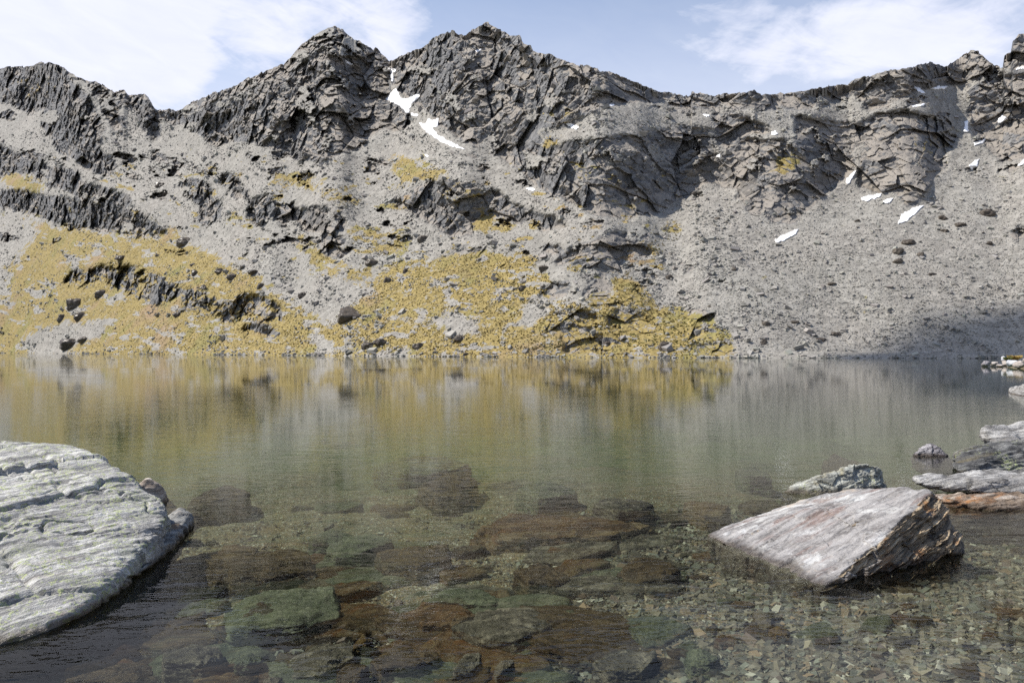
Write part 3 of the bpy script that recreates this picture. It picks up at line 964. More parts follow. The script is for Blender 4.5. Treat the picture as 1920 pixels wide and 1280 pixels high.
top = t.mix(t.ramp(t.noise(co, 3.1, 7, 0.75, 0.4), 0.56, 0.63, 0.0, 0.7), top, (0.56, 0.56, 0.55))
lay = t.noise(grain_co(t, co, ((-0.42, 0.05, 0.91), (0.9, 0.1, 0.42)), (0.9, 1.3, 9.0)), 4.0, 8, 0.7, 0.5)
sid = t.mix(t.ramp(lay, 0.36, 0.6), (0.09, 0.07, 0.05), (0.44, 0.34, 0.22))
sid = t.mix(t.ramp(lay, 0.57, 0.68), sid, (0.64, 0.54, 0.38))
sid = t.mix(t.math('MULTIPLY', t.ramp(t.noise(co, 4.5, 5, 0.7), 0.52, 0.64), 0.8), sid, (0.36, 0.18, 0.07))
col = t.mix(side, top, sid)
z = t.n('ShaderNodeSeparateXYZ', {0: pos}).outputs[2]
wf = t.ramp(t.math('ADD', z, t.math('MULTIPLY', t.math('SUBTRACT', b, 0.5), -0.10)), 0.005, 0.05, 1.0, 0.0)
col = t.mix(wf, col, t.mix(1.0, col, (0.30, 0.26, 0.22), 'MULTIPLY'))
bm_ = t.n('ShaderNodeBump', {'Height': t.math('ADD', t.math('MULTIPLY', a, t.math('SUBTRACT', 1.0, side)), t.math('ADD', t.math('MULTIPLY', lay, side), t.math('MULTIPLY', c, 0.15))), 'Distance': 0.05, 'Strength': 0.8})
bs = t.n('ShaderNodeBsdfPrincipled', {'Base Color': col, 'Roughness': t.math('SUBTRACT', 0.75, t.math('MULTIPLY', wf, 0.5)), 'Normal': bm_.outputs[0]})
t.n('ShaderNodeOutputMaterial', {'Surface': bs.outputs[0]})
topp = [A_, at_px(1400, 964, 6.85), at_px(1500, 938, 6.95), at_px(1600, 914, 7.0), at_px(1690, 912, 6.55), at_px(1750, 918, 6.1), at_px(1700, 965, 5.82), at_px(1640, 1022, 5.5), at_px(1590, 1068, 5.25), B_]
low = [at_px(1772, 945, 6.17), at_px(1786, 985, 6.06), at_px(1806, 1020, z=0.05), at_px(1804, 1042, z=-0.02), at_px(1700, 1066, z=-.03), (2.0, 5.05, -0.22), (1.6, 6.4, -0.25), (3.0, 7.5, -0.25), (3.6, 6.5, -0.25), (3.4, 5.9, -0.25), (2.6, 5.4, -0.25)]
V, Fa = poly_rock(topp + low, 8, 30, 0.006, G_S, (1.2, 5, 14), 3.0, 0.03)
ke, ee_ = facets(V / 0.28 + 6, 1.0)
V = V + vnormals(V, Fa) * ((ke * 0.02)[:, None] * np.array([1, 1, 0.35]))
N = vnormals(V, Fa)
rightish = smooth(N @ np.array([0.55, -0.75, 0.0], np.float32) - 0.55 * N[:, 2], 0.0, 0.2)
# side: stepped layers
ca, sa = math.cos(0.42), math.sin(0.42)
lc = V[:, 2] * ca - V[:, 0] * sa * 0.75 + V[:, 1] * 0.05 + 0.05 * fbm(V / 0.5, 3)
ly = np.stack([V[:, 0] * 1.2, V[:, 1] * 1.2, lc * 17], 1)
k1, e1_ = facets(ly, 0.5)
fb = fbm(ly * np.array([2.2, 2.2, 1.4]), 4, 0.6)
dside = k1 * 0.03 + fb * 0.035 - saw(lc * 22 + fb * 1.5, 0.3) * 0.03 - saw(lc * 60 + fb * 3, 0.3) * 0.012
tl = (V @ frame(((0.2, -0.55, 0.85), (1.0, 0.55, 0.2))).T) * np.array([1.6, 12, 8])
kt, et = facets(tl * np.array([1.2, 0.5, 0.6]), 0.8)
kt2, et2 = facets(tl * np.array([2.6, 1.3, 1.3]), 0.8)
dtop = fbm(tl, 5, 0.6, ridged=True) * 0.010 + kt * 0.012 + kt2 * 0.006 + fbm(V / 0.05, 3) * 0.003
V = V + N * (dside * rightish + dtop * (1 - rightish))[:, None]
org = np.array([2.5, 6.0, float(V[:, 2].min())])
so = obj('rock_slab', mesh_np('rock_slab', V - org, Fa, m_slab, False, {'side': np.stack([rightish, rightish, rightish, np.ones_like(rightish)], 1)}))
so.location = org
tag(so, 'large tilted slab with purple grey top and broken brown layered side, dipping into the water', 'rock')

# pale lichened rock behind the slab
G0 = (0.1, -0.3, 0.3)
m_pale = rock_mat('lichened_rock', (0.17, 0.17, 0.15), (0.35, 0.35, 0.31), (0.54, 0.55, 0.49), rust=(0.34, 0.30, 0.18), lichen=0.35, grain=G0, scale=5, rustamt=0.3, bump=0.7, wet=0.06)
pts = [at_px(1462, 918, z=0.03), at_px(1500, 906, z=0.10), at_px(1560, 882, z=0.22), at_px(1600, 868, z=0.29), at_px(1645, 864, z=.30), at_px(1662, 880, 8.8), at_px(1668, 905, 8.6), at_px(1640, 925, z=-.1),
       at_px(1530, 938, z=-.05), at_px(1470, 930, z=-.05), (2.9, 8.2, -.3), (4.0, 8.3, -.3), (4.1, 9.3, -.3), (3.1, 9.2, -.3)]
V, Fa = poly_rock(pts, 7, 14, 0.05, G0, (3, 4, 9), 4.0, 0.06, 0.06)
place_rock('rock', V, Fa, m_pale, 'pale rock with lichen spots just behind the tilted slab', 'rock')

m_grey = rock_mat('grey_schist', (0.04, 0.04, 0.042), (0.12, 0.12, 0.12), (0.27, 0.27, 0.26), rust=(0.20, 0.17, 0.10), lichen=0.3, grain=((-0.18, 0.1, 0.97), (1.0, 0.2, 0.18)), scale=3.5, rustamt=0.3, bump=1.0)
m_flat = rock_mat('light_flat_schist', (0.11, 0.105, 0.10), (0.32, 0.31, 0.30), (0.52, 0.51, 0.49), rust=(0.3, 0.27, 0.22), grain=((-0.18, 0.1, 0.97), (1.0, 0.2, 0.18)), scale=3.0, rustamt=0.2, bump=1.0)
m_orange = rock_mat('rusty_schist', (0.07, 0.045, 0.03), (0.24, 0.18, 0.13), (0.46, 0.40, 0.34), rust=(0.50, 0.23, 0.08), grain=((-0.18, 0.1, 0.97), (1.0, 0.2, 0.18)), scale=2.4, rustamt=0.45, bump=1.0)
m_purp = rock_mat('purple_schist', (0.07, 0.065, 0.075), (0.26, 0.24, 0.26), (0.52, 0.50, 0.51), grain=(0.1, -0.3, 0.2), scale=8, bump=0.9)
G1 = ((-0.18, 0.1, 0.97), (1.0, 0.2, 0.18))
pts = [at_px(1780, 858, 10.3), at_px(1802, 838, 10.2), at_px(1840, 828, 10.3), at_px(1920, 826, 10.3), at_px(2100, 822, 10.4), at_px(2150, 885, z=-0.05), at_px(1790, 884, z=0.04), at_px(1786, 888, z=-0.02),
       (5.5, 9.6, -.3), (6.6, 11.5, -.3), (8.2, 11.5, -.3), (8.0, 9.4, -.3), at_px(1850, 850, 9.9)]
V, Fa = poly_rock(pts, 7, 18, 0.04, G1, (1.6, 3, 12), 6.0, 0.05, 0.03, 0.02, ((0.12, 0.05), (0.05, 0.022)))
place_rock('boulder', V, Fa, m_grey, 'dark grey layered boulder at the right edge resting behind the flat slab', 'boulder')
pts = [at_px(1836, 802, 10.7), at_px(1858, 796, 10.8), at_px(1920, 786, 11.0), at_px(2050, 782, 11.1), at_px(2060, 850, 10.8), at_px(1842, 835, 10.55), at_px(1836, 818, 10.7), at_px(1930, 840, 10.4), (7.5, 12.5, 0.0), (8.8, 12.6, 0.0), (6.8, 11.3, 0.0), (8.3, 11.3, 0)]
V, Fa = poly_rock(pts, 6, 18, 0.04, G1, (2, 3, 8), 7.0, 0.05, 0.05)
place_rock('boulder', V, Fa, m_flat, 'light grey rock behind and above the dark layered boulder on the right edge', 'boulder')
pts = [at_px(1702, 900, 8.3), at_px(1708, 892, 8.5), at_px(1780, 889, 8.8), at_px(1850, 882, 9.0), at_px(1960, 880, 9.1), at_px(2120, 885, 9.0), at_px(2120, 900, 8.2), at_px(1930, 900, 8.1), at_px(1800, 900, 8.15), at_px(2120, 930, 7.95), at_px(1930, 928, 7.95), at_px(1810, 922, 8.0), at_px(1760, 914, 8.1), at_px(1712, 907, 8.25),
       (4.5, 8.6, 0.03), (7.5, 9.0, 0.03), (6.6, 8.2, 0.03)]
V, Fa = poly_rock(pts, 7, 20, 0.04, G1, (1.4, 2.2, 10), 8.0, 0.04, 0.02, 0.02, ((0.05, 0.02),))
place_rock('rock_slab', V, Fa, m_flat, 'long flat light grey slab lying on the rusty slab at the right edge', 'rock')
pts = [at_px(1752, 926, 7.75), at_px(1800, 926, 7.85), at_px(1930, 930, 7.8), at_px(2150, 935, 7.8), at_px(2150, 970, z=-.03), at_px(1920, 962, z=-.01), at_px(1850, 957, z=0.0), at_px(1770, 952, z=-0.01),
       at_px(1930, 940, 7.6), at_px(1800, 938, 7.6), (4.1, 7.6, -.25), (7, 7.2, -.25), (7, 8.6, 0.0), (4.4, 8.6, -.05)]
V, Fa = poly_rock(pts, 7, 18, 0.05, G1, (1.4, 2.4, 10), 9.0, 0.05, 0.03, 0.03, ((0.05, 0.02),))
place_rock('rock_slab', V, Fa, m_orange, 'low brown slab with bright orange rust under the flat light slab', 'rock')
pts = [at_px(1710, 852, z=0.02), at_px(1722, 838, z=0.12), at_px(1738, 827, z=.19), at_px(1756, 830, z=.18), at_px(1768, 852, z=.03), at_px(1735, 857, z=-0.02), (5.8, 11.1, -.3), (6.4, 11.1, -.3), (6.5, 11.8, -.3), (5.9, 11.8, -.2)]
V, Fa = poly_rock(pts, 6, 10, 0.07, (0.1, -0.3, 0.2), (2, 4, 9), 10.0, 0.08, 0.07)
place_rock('rock', V, Fa, m_purp, 'small dark rock alone in the water left of the dark layered boulder', 'rock')
pts = [at_px(1889, 733, z=0.03), at_px(1905, 726, z=.16), at_px(1922, 718, z=.40), at_px(1975, 708, z=0.6), at_px(2020, 740, z=0.0), at_px(1930, 742, z=-0.05), (16.4, 26, -.4), (18.5, 25, -.4), (19.5, 28, -.4), (17, 28, -.4)]
V, Fa = poly_rock(pts, 6, 14, 0.04, (0.1, -0.3, 0.2), (2, 4, 9), 11.0, 0.05, 0.05)
place_rock('rock', V, Fa, m_flat, 'pointed rock with pale top at the right edge far from the others', 'rock')

# spit of rocks far right
m_cream = rock_mat('cream_rock', (0.20, 0.17, 0.15), (0.44, 0.39, 0.35), (0.62, 0.58, 0.54), scale=1.2, wet=0.15, bump=0.6)
m_pal = rock_mat('white_rock', (0.30, 0.31, 0.33), (0.52, 0.53, 0.55), (0.70, 0.70, 0.70), scale=1.2, wet=0.1, bump=0.6)
SPIT = [(1847, 687, 1858, 680, 'low cream stone at the outer tip of the rocky point', m_cream),
        (1850, 687.5, 1866, 675, 'grey pink stone second from the tip of the rocky point', m_purp),
        (1864, 687, 1879, 676, 'tan stone in the middle of the rocky point', m_cream),
        (1876, 688, 1889, 682, 'small rounded stone before the dark gap of the rocky point', m_cream),
        (1884, 686, 1901, 674, 'wide flat stone bridging the dark gap of the rocky point', m_cream),
        (1897, 689, 1920, 671, 'leaning bluish white slab of the rocky point', m_pal),
        (1910, 691, 1935, 675, 'cream stone at the right edge of the rocky point', m_cream),
        (1921, 690, 1960, 666, 'tall cream rock at the inner end of the rocky point', m_cream),
        (1884, 678, 1893, 667, 'thin upright pale stone sticking up from the rocky point', m_pal)]
rr = random.Random(5)
for i, (xa, yb, xb, ya, lab, mt) in enumerate(SPIT):
    Yc = CAMH * F / (max(yb, 686.5) - HZ) + (0 if yb > 684 else 1.5)
    w_ = (xb - xa) / F * Yc
    h_ = (yb - ya) / F * Yc
    cx = ((xa + xb) / 2 - 960) / F * Yc
    zb = CAMH + (HZ - yb) / F * Yc
    pp = []
    for k in range(14):
        v = Vector((rr.uniform(-1, 1), rr.uniform(-1, 1), rr.uniform(-1, 1))).normalized()
        pp.append((cx + v.x * w_ * 0.58, Yc + 0.6 + v.y * w_ * 0.55, zb + h_ * 0.45 + v.z * h_ * 0.58))
    V, Fa = poly_rock(pp, 4, 12, 0.04, (0, 0.5, 0), (2, 4, 6), 12.0 + i, 0.05, 0.08)
    place_rock('rock', V, Fa, mt, lab, 'rock', 'stones of the rocky point on the far right')

# dry tussock on the point
def blades(n, cx, cy, cz, r, h, rng):
    Vv, Ff = [], []
    for k in range(n):
        a = rng.uniform(0, 6.283)
        rad = r * 0.45 * math.sqrt(rng.random())
        bx, by = cx + math.cos(a) * rad, cy + math.sin(a) * rad
        lean = rng.uniform(0.2, 1.0) * r
        hh = h * rng.uniform(0.6, 1.1)
        wd = 0.03
        b2 = rng.uniform(0, 6.283)
        ox, oy = math.cos(b2) * wd, math.sin(b2) * wd
        i0 = len(Vv)
        Vv += [(bx - ox, by - oy, cz), (bx + ox, by + oy, cz), (bx + math.cos(a) * lean * .4 + ox * .7, by + math.sin(a) * lean * .4 + oy * .7, cz + hh * .7), (bx + math.cos(a) * lean, by + math.sin(a) * lean, cz + hh)]
        Ff += [(i0, i0 + 1, i0 + 2), (i0, i0 + 2, i0 + 3)]
    return np.array(Vv), np.array(Ff)


def grass_mat(name, a, b):
    m, t = new_mat(name)
    co = t.n('ShaderNodeTexCoord').outputs['Object']
    c = t.mix(t.noise(co, 2.0, 3), a, b)
    bs = t.n('ShaderNodeBsdfPrincipled', {'Base Color': c, 'Roughness': 0.8})
    t.n('ShaderNodeOutputMaterial', {'Surface': bs.outputs[0]})
    return m


rg = random.Random(3)
for (x_, lab, ca_, cb_, r_, h_) in [(1903, 'yellow dry tussock growing on top of the rocky point', (0.36, 0.25, 0.06), (0.6, 0.45, 0.16), 0.55, 0.42),
                                  (1889, 'low green tuft left of the yellow tussock on the rocky point', (0.10, 0.13, 0.03), (0.26, 0.28, 0.08), 0.35, 0.25)]:
    Yc = 75
    V, Ff = blades(420, 0, 0, 0, r_, h_, rg)
    tf_ = obj('grass_tussock', mesh_np('grass_tussock', V, Ff, grass_mat('tussock', ca_, cb_), False))
    tf_.location = ((x_ - 960) / F * Yc, Yc, CAMH + (HZ - 673.5) / F * Yc - 0.05)
    tag(tf_, lab, 'grass tuft')

# ================================================================== BOULDERS ON THE SLOPES
m_bd = rock_mat('dark_boulder', (0.16, 0.158, 0.155), (0.33, 0.32, 0.31), (0.46, 0.445, 0.42), rust=(0.22, 0.15, 0.08), grain=(0.3, 0.2, 0.4), scale=0.8, wet=-5, rustamt=0.3, bump=1.0, spots=0.1)
m_bl = rock_mat('pale_boulder', (0.22, 0.22, 0.21), (0.38, 0.37, 0.35), (0.55, 0.54, 0.51), grain=(0.3, 0.2, 0.4), scale=0.8, wet=-5, bump=1.0)
BOULD = [  # px, py(base), width, height, dark?, label
    (140, 584, 36, 34, 1, 'dark two-topped boulder in the grass low on the left slope'),
    (190, 558, 28, 18, 1, 'grey boulder just below the long dark outcrop on the left grass slope'),
    (150, 602, 24, 20, 1, 'dark rounded boulder directly below the two-topped boulder on the left slope'),
    (116, 604, 20, 18, 0, 'pale tan block beside the two-topped boulder on the left slope'),
    (131, 655, 44, 24, 1, 'dark low boulder near the left shore'),
    (158, 644, 24, 16, 0, 'pale boulder touching the dark low boulder by the left shore'),
    (332, 597, 18, 15, 1, 'small dark boulder in the grass under the middle of the long outcrop'),
    (227, 488, 30, 11, 1, 'flat dark boulder perched above the long outcrop on the left'),
    (365, 520, 16, 18, 1, 'dark upright boulder in the grass right of the flat perched one'),
    (346, 462, 36, 20, 0, 'large light grey leaning block where left grass meets scree'),
    (413, 514, 20, 13, 1, 'dark boulder high on the grass shoulder near the scree edge'),
    (437, 525, 26, 15, 1, 'broad grey boulder on the grass shoulder beside the scree edge'),
    (380, 546, 14, 14, 1, 'dark boulder touching the top of the middle outcrop'),
    (488, 543, 18, 15, 1, 'dark boulder on the crest above the arched outcrop'),
    (567, 560, 20, 14, 1, 'grey boulder at the lower scree edge above the left grass'),
    (478, 516, 26, 12, 1, 'grey boulder at the foot of the scree tongue'),
    (660, 603, 68, 40, 1, 'big dark striped boulder alone between the two grass slopes'),
    (690, 654, 26, 16, 1, 'dark rounded boulder near the middle shore, left of a pair'),
    (717, 648, 34, 18, 1, 'larger dark boulder of the pair near the middle shore'),
    (862, 641, 24, 14, 1, 'dark boulder in the grass at the bottom of the central meadow'),
    (785, 655, 24, 16, 0, 'pale grey boulder near the shore below the central scree band'),
    (872, 669, 12, 10, 1, 'small dark boulder right on the central shoreline'),
    (697, 500, 26, 18, 0, 'light grey boulder in the stony patch left of the central meadow'),
    (722, 535, 24, 18, 0, 'pale block on the scree left of the central meadow'),
    (980, 545, 16, 12, 0, 'light boulder in the upper right of the central meadow'),
    (760, 515, 10, 14, 1, 'small dark stone standing in the brown central meadow'),
    (795, 455, 26, 16, 0, 'grey boulder on the scree under the central outcrop'),
    (1246, 662, 24, 26, 1, 'dark upright boulder at the shore right of the striped outcrops'),
    (1140, 650, 22, 12, 1, 'dark boulder above the shore outcrop on the right meadow'),
    (1020, 512, 24, 16, 0, 'light rock at the right rim of the central meadow'),
    (1332, 596, 28, 26, 0, 'pale leaning block at the edge of the right scree'),
    (1437, 612, 16, 12, 0, 'bright pale boulder low on the right scree'),
    (1432, 648, 16, 14, 1, 'brownish rounded boulder near the shore below the bright pale one'),
    (1377, 509, 12, 9, 0, 'pale stone on the left part of the right scree'),
    (1490, 607, 18, 7, 1, 'thin dark boulder low in the middle of the right scree'),
    (1566, 629, 26, 8, 1, 'long low boulder on the scree near the shadow'),
    (1540, 640, 22, 8, 1, 'low boulder left of and below the long one near the shadow'),
    (1561, 536, 18, 8, 1, 'grey boulder alone in the centre of the right scree'),
    (1685, 480, 22, 20, 0, 'pale large block in the boulder cluster on the upper right scree'),
    (1704, 460, 28, 13, 1, 'dark capped boulder at the top of the cluster on the right scree'),
    (1684, 497, 20, 16, 0, 'pale block with dark underside at the bottom of the cluster'),
    (1730, 483, 18, 12, 1, 'dark boulder right of the cluster on the upper right scree'),
    (1771, 413, 22, 12, 1, 'dark boulder high on the right scree beside the large snow wedge'),
    (1802, 425, 24, 9, 1, 'long dark boulder right of the high one on the right scree'),
    (1770, 437, 18, 10, 1, 'slanting dark boulder below the high pair on the right scree'),
    (1855, 408, 34, 18, 1, 'brown broken boulder high near the right edge'),
    (1856, 462, 12, 12, 1, 'dark small boulder on the scree below the brown broken one'),
    (1748, 517, 16, 7, 1, 'small flat boulder in the middle right of the scree'),
    (1608, 418, 11, 8, 1, 'round dark stone on the scree between two snow wedges'),
    (1300, 366, 12, 9, 1, 'dark stone on the scree just under the middle cliff'),
    (1344, 413, 14, 8, 0, 'flat pale stone high on the left of the right scree'),
    (1255, 525, 16, 12, 1, 'dark boulder on the scree right of the meadow outcrops'),
    (300, 352, 22, 12, 1, 'dark boulder on the left scree below the small cliffs'),
    (312, 366, 22, 10, 1, 'lower dark boulder of the pair on the left scree'),
]
for i, (x_, y_, w_, h_, dk, lab) in enumerate(BOULD):
    pt, N_, _, _ = ground_at(x_, y_ - h_ * 0.3)
    pt = pt[0]
    k = pt[1] / F
    w3, h3 = w_ * k, h_ * k
    pp = []
    for _ in range(18):
        v = Vector((rr.uniform(-1, 1), rr.uniform(-1, 1), rr.uniform(-1, 1))).normalized()
        pp.append((v.x * w3 * 0.58, v.y * w3 * 0.5, v.z * h3 * 0.62))
    V, Fa = poly_rock(pp, 4, 18, 0.05, (0.3, 0.2, 0.4), (2, 4, 6), 20.0 + i, 0.05, 0.10)
    V = V + np.array([pt[0], pt[1] + w3 * 0.12, pt[2] + h3 * 0.05])
    place_rock('boulder', V, Fa, m_bd if dk else m_bl, lab, 'boulder', 'boulders lying on the far slopes')

# ------------------------------------------------------------------ loose rubble of the screes, as one mass
def scatter_blocks(name, pts, size, rng, mat, shade, flatten=0.6, nrm_=None):
    n = len(pts)
    base = np.array([[x, y, z] for x in (-1, 1) for y in (-1, 1) for z in (-1, 1)], np.float32)
    fa = np.array([[0, 1, 3, 2], [4, 6, 7, 5], [0, 4, 5, 1], [2, 3, 7, 6], [0, 2, 6, 4], [1, 5, 7, 3]])
    C = base[None] * (1 + rng.uniform(-0.45, 0.25, (n, 8, 3)))
    C = C * np.array([1.0, 0.75, flatten]) * rng.uniform(0.7, 1.3, (n, 1, 3))
    a, b, c = rng.uniform(-0.6, 0.6, n), rng.uniform(-0.6, 0.6, n), rng.uniform(0, 6.283, n)
    ca, sa, cb, sb, cc, sc_ = np.cos(a), np.sin(a), np.cos(b), np.sin(b), np.cos(c), np.sin(c)
    Rx = np.zeros((n, 3, 3)); Rx[:, 0, 0] = 1; Rx[:, 1, 1] = ca; Rx[:, 1, 2] = -sa; Rx[:, 2, 1] = sa; Rx[:, 2, 2] = ca
    Ry = np.zeros((n, 3, 3)); Ry[:, 1, 1] = 1; Ry[:, 0, 0] = cb; Ry[:, 0, 2] = sb; Ry[:, 2, 0] = -sb; Ry[:, 2, 2] = cb
    Rz = np.zeros((n, 3, 3)); Rz[:, 2, 2] = 1; Rz[:, 0, 0] = cc; Rz[:, 0, 1] = -sc_; Rz[:, 1, 0] = sc_; Rz[:, 1, 1] = cc
    R = np.einsum('nij,njk,nkl->nil', Rx, Ry, Rz)
    C = np.einsum('nij,nkj->nki', R, C) * (size[:, None, None] * 0.5)
    V = C + pts[:, None, :]
    Fq = fa[None] + (np.arange(n) * 8)[:, None, None]
    cl = np.repeat(shade, 8, 0)
    return obj(name, mesh_np(name, V.reshape(-1, 3), Fq.reshape(-1, 4), mat, True, {'tint': cl}))


m_rub, t = new_mat('rubble')
at_ = t.n('ShaderNodeAttribute', attribute_name='tint')
co = t.n('ShaderNodeTexCoord').outputs['Object']
c = t.mix(t.math('MULTIPLY', t.noise(co, 3.0, 4, 0.7), 0.5), at_.outputs['Color'], (0.2, 0.19, 0.18))
bs = t.n('ShaderNodeBsdfPrincipled', {'Base Color': c, 'Roughness': 0.9})
t.n('ShaderNodeOutputMaterial', {'Surface': bs.outputs[0]})


def tints(n, lo, hi, rng, warm=0.04):
    v = rng.uniform(0, 1, (n, 1)) ** 1.2
    c = np.array(lo) * (1 - v) + np.array(hi) * v
    c = c * (1 + rng.uniform(-warm, warm, (n, 3)))
    return np.concatenate([c, np.ones((n, 1))], 1)


NS = 150000
qx = RNG.uniform(-60, 1980, NS)
u = RNG.uniform(0, 1, NS) ** 0.85
shq = np.interp(qx, cols, sh)
skq = np.interp(qx, cols, sk)
qy = shq + (skq - shq) * u * 0.97 - 0.5
pt, Nn, rq, gq = ground_at(qx, qy)
snq = samp(Msnow, qx, qy)
clump = fbm(np.stack([qx / 40, qy / 25, qx * 0], 1), 3)
keep = (snq < 0.05) & (RNG.uniform(0, 1, NS) < (1 - 0.88 * rq) * (1 - 0.9 * smooth(gq, 0.3, 0.6)) * (0.55 + 0.6 * clump) + 0.22 * (gq > .5) * (clump > 0.1))
pt, gk = pt[keep], gq[keep]
footk = (smooth(u, 0.30, 0.0) * smooth(clump, -0.3, 0.3) + smooth(qx, 1500, 1250) * smooth(clump, -0.1, 0.4) * 0.8)[keep]
n = len(pt)
size = (0.15 + 0.085 * RNG.exponential(1.0, n) + 0.7 * (RNG.uniform(0, 1, n) < 0.02) * RNG.uniform(0.4, 1.6, n)) * (pt[:, 1] / 230.0) ** 0.6 * (1 + 0.9 * footk)
size = np.clip(size, 0.2, 2.2)
ns = 5200
xs_ = RNG.uniform(-60, 1980, ns)
ys_ = np.interp(xs_, cols, sh) - RNG.exponential(2.4, ns) + 0.7
ps_, _, _, _ = ground_at(xs_, ys_)
kk = (fbm(np.stack([xs_ / 22, xs_ * 0, xs_ * 0], 1), 4) > 0.12) | (RNG.uniform(0, 1, ns) < 0.08)
ps_ = ps_[kk]
pt = np.concatenate([pt, ps_])
size = np.concatenate([size, 0.25 + 0.22 * RNG.exponential(1.0, len(ps_)).clip(0, 4)])
n = len(pt)
o = scatter_blocks('scree_rubble', pt + np.stack([0 * size, -0.05 * size, 0.12 * size], 1), size, RNG, m_rub, tints(n, (0.19, 0.181, 0.16), (0.37, 0.352, 0.312), RNG), 0.45)
tag(o, 'loose grey rubble covering the screes of the mountainside', 'rubble', kind='stuff')

# ------------------------------------------------------------------ tussocks, as one mass
NG = 42000
qx = RNG.uniform(-60, 1420, NG)
shq = np.interp(qx, cols, sh)
qy = shq - RNG.uniform(0, 1, NG) ** 1.0 * 400
pt, Nn, rq, gq = ground_at(qx, qy)
keep = (gq + 0.28 * vnoise(pt / 5.0) + 0.5 * fbm(pt / 12.0 + 40, 4, 0.6) + 0.15 * vnoise(pt / 1.6) > 0.52) & (rq < 0.3)
pt = pt[keep]
n = len(pt)
hs = RNG.uniform(0.16, 0.42, n)
ang = RNG.uniform(0, 6.283, (n, 5))
tipr = RNG.uniform(0.5, 1.0, (n, 5)) * hs[:, None]
Vt = np.zeros((n, 5, 3, 3))
for k in range(5):
    a = ang[:, k]
    dx, dy = np.cos(a), np.sin(a)
    for j, sgn in ((0, -1), (1, 1)):
        Vt[:, k, j, 0] = pt[:, 0] - dy * sgn * 0.16
        Vt[:, k, j, 1] = pt[:, 1] + dx * sgn * 0.16
        Vt[:, k, j, 2] = pt[:, 2] - 0.1
    Vt[:, k, 2, 0] = pt[:, 0] + dx * tipr[:, k] * 0.7
    Vt[:, k, 2, 1] = pt[:, 1] + dy * tipr[:, k] * 0.7
    Vt[:, k, 2, 2] = pt[:, 2] + hs * RNG.uniform(0.5, 1.0, n)
Ft = np.arange(n * 15).reshape(-1, 3)
tg = tints(n, (0.175, 0.132, 0.042), (0.37, 0.285, 0.11), RNG, 0.08)
gt = smooth(fbm(pt.astype(np.float32) / 14.0, 3), 0.05, 0.4)[:, None]
tg[:, :3] = tg[:, :3] * (1 - gt) + gt * tg[:, :3] * np.array([0.72, 0.86, 0.72])
m_tus, t = new_mat('tussock_field')
at_ = t.n('ShaderNodeAttribute', attribute_name='tint')
bs = t.n('ShaderNodeBsdfPrincipled', {'Base Color': at_.outputs['Color'], 'Roughness': 0.85})
t.n('ShaderNodeOutputMaterial', {'Surface': bs.outputs[0]})
o = obj('tussock_grass', mesh_np('tussock_grass', Vt.reshape(-1, 3), Ft, m_tus, True, {'tint': np.repeat(tg, 15, 0)}))
tag(o, 'golden dry tussock grass covering the lower slopes above the lake', 'grass', kind='stuff')

# ================================================================== LAKE BED
def bed_z(x, y):
    x = np.asarray(x, float)
    y = np.asarray(y, float)
    dep = 0.20 + 0.09 * smooth(x, 1.5, -2.0) + 0.055 * np.clip(y - 5, 0, 8) + 0.055 * np.clip(y - 13, 0, 20) + 0.012 * np.clip(y - 33, 0, 100)
    dep -= 0.10 * smooth(x, 0.5, 2.5) * smooth(y, 7.5, 4.0)
    p = np.stack([x.ravel(), y.ravel(), np.zeros(x.size)], 1)
    b = fbm(p / 1.3, 4).reshape(x.shape)
    dep = dep * (1 + 0.25 * b)
    land = x - 0.67 * np.maximum(y, 0) - 1.0
    rise = smooth(land, -0.6, 3.5)
    z = -dep * (1 - rise) + rise * np.minimum(0.25 + 0.12 * np.maximum(land, 0), 6)
    zb = np.clip(-1.5 - y, 0, 8)
    z = z + smooth(-y, 0, 3) * (0.2 + 0.1 * zb)
    # the rocky point
    g = np.exp(-(((x - 48) / 4.5) ** 2 + ((y - 74) / 2.6) ** 2))
    z = z * (1 - g) + g * 0.55
    return z


def axis(*segs):
    out = []
    for a, b, s_ in segs:
        out.append(np.arange(a, b, s_))
    return np.concatenate(out)


bx = axis((-420, -40, 8), (-40, -8, 0.5), (-8, 10, 0.045), (10, 60, 0.6), (60, 421, 8))
by = axis((-14, 2, 0.4), (2, 13, 0.04), (13, 30, 0.25), (30, 110, 1.0), (110, 460, 7))
X, Y = np.meshgrid(bx, by)
Z = bed_z(X, Y)
near = (smooth(Y, 30, 10)).ravel()
pp = np.stack([X.ravel(), Y.ravel(), Z.ravel() * 0], 1).astype(np.float32)
h1, ee = facets((pp @ rotm(0, 0, 0.5)) * np.array([1.1, 2.0, 1], np.float32), 0.5)
h2, ee2 = facets((pp @ rotm(0, 0, 0.5)) * np.array([5, 9, 1], np.float32) + 5, 0.5)
wgt = smooth(X, 2.2, 0.2).ravel()
Z = Z + (near * (wgt * h1 * 0.035 + h2 * 0.012)).reshape(Z.shape)
nr, nc = X.shape
idx = np.arange(nr * nc).reshape(nr, nc)
quads = np.stack([idx[:-1, :-1], idx[:-1, 1:], idx[1:, 1:], idx[1:, :-1]], -1).reshape(-1, 4)
m_bed, t = new_mat('lake_bed')
co = t.n('ShaderNodeTexCoord').outputs['Object']
vv = t.n('ShaderNodeTexVoronoi', {'Vector': co, 'Scale': 62.0})
vc = t.n('ShaderNodeSeparateColor', {0: vv.outputs['Color']})
a = t.noise(co, 1.3, 6, 0.65, 0.4)
b = t.noise(co, 7, 6, 0.7)
st_ = t.noise(t.mapping(co, scale=(1.0, 3.6, 1), rot=(0, 0, -0.3)), 1.6, 7, 0.7, 0.7)
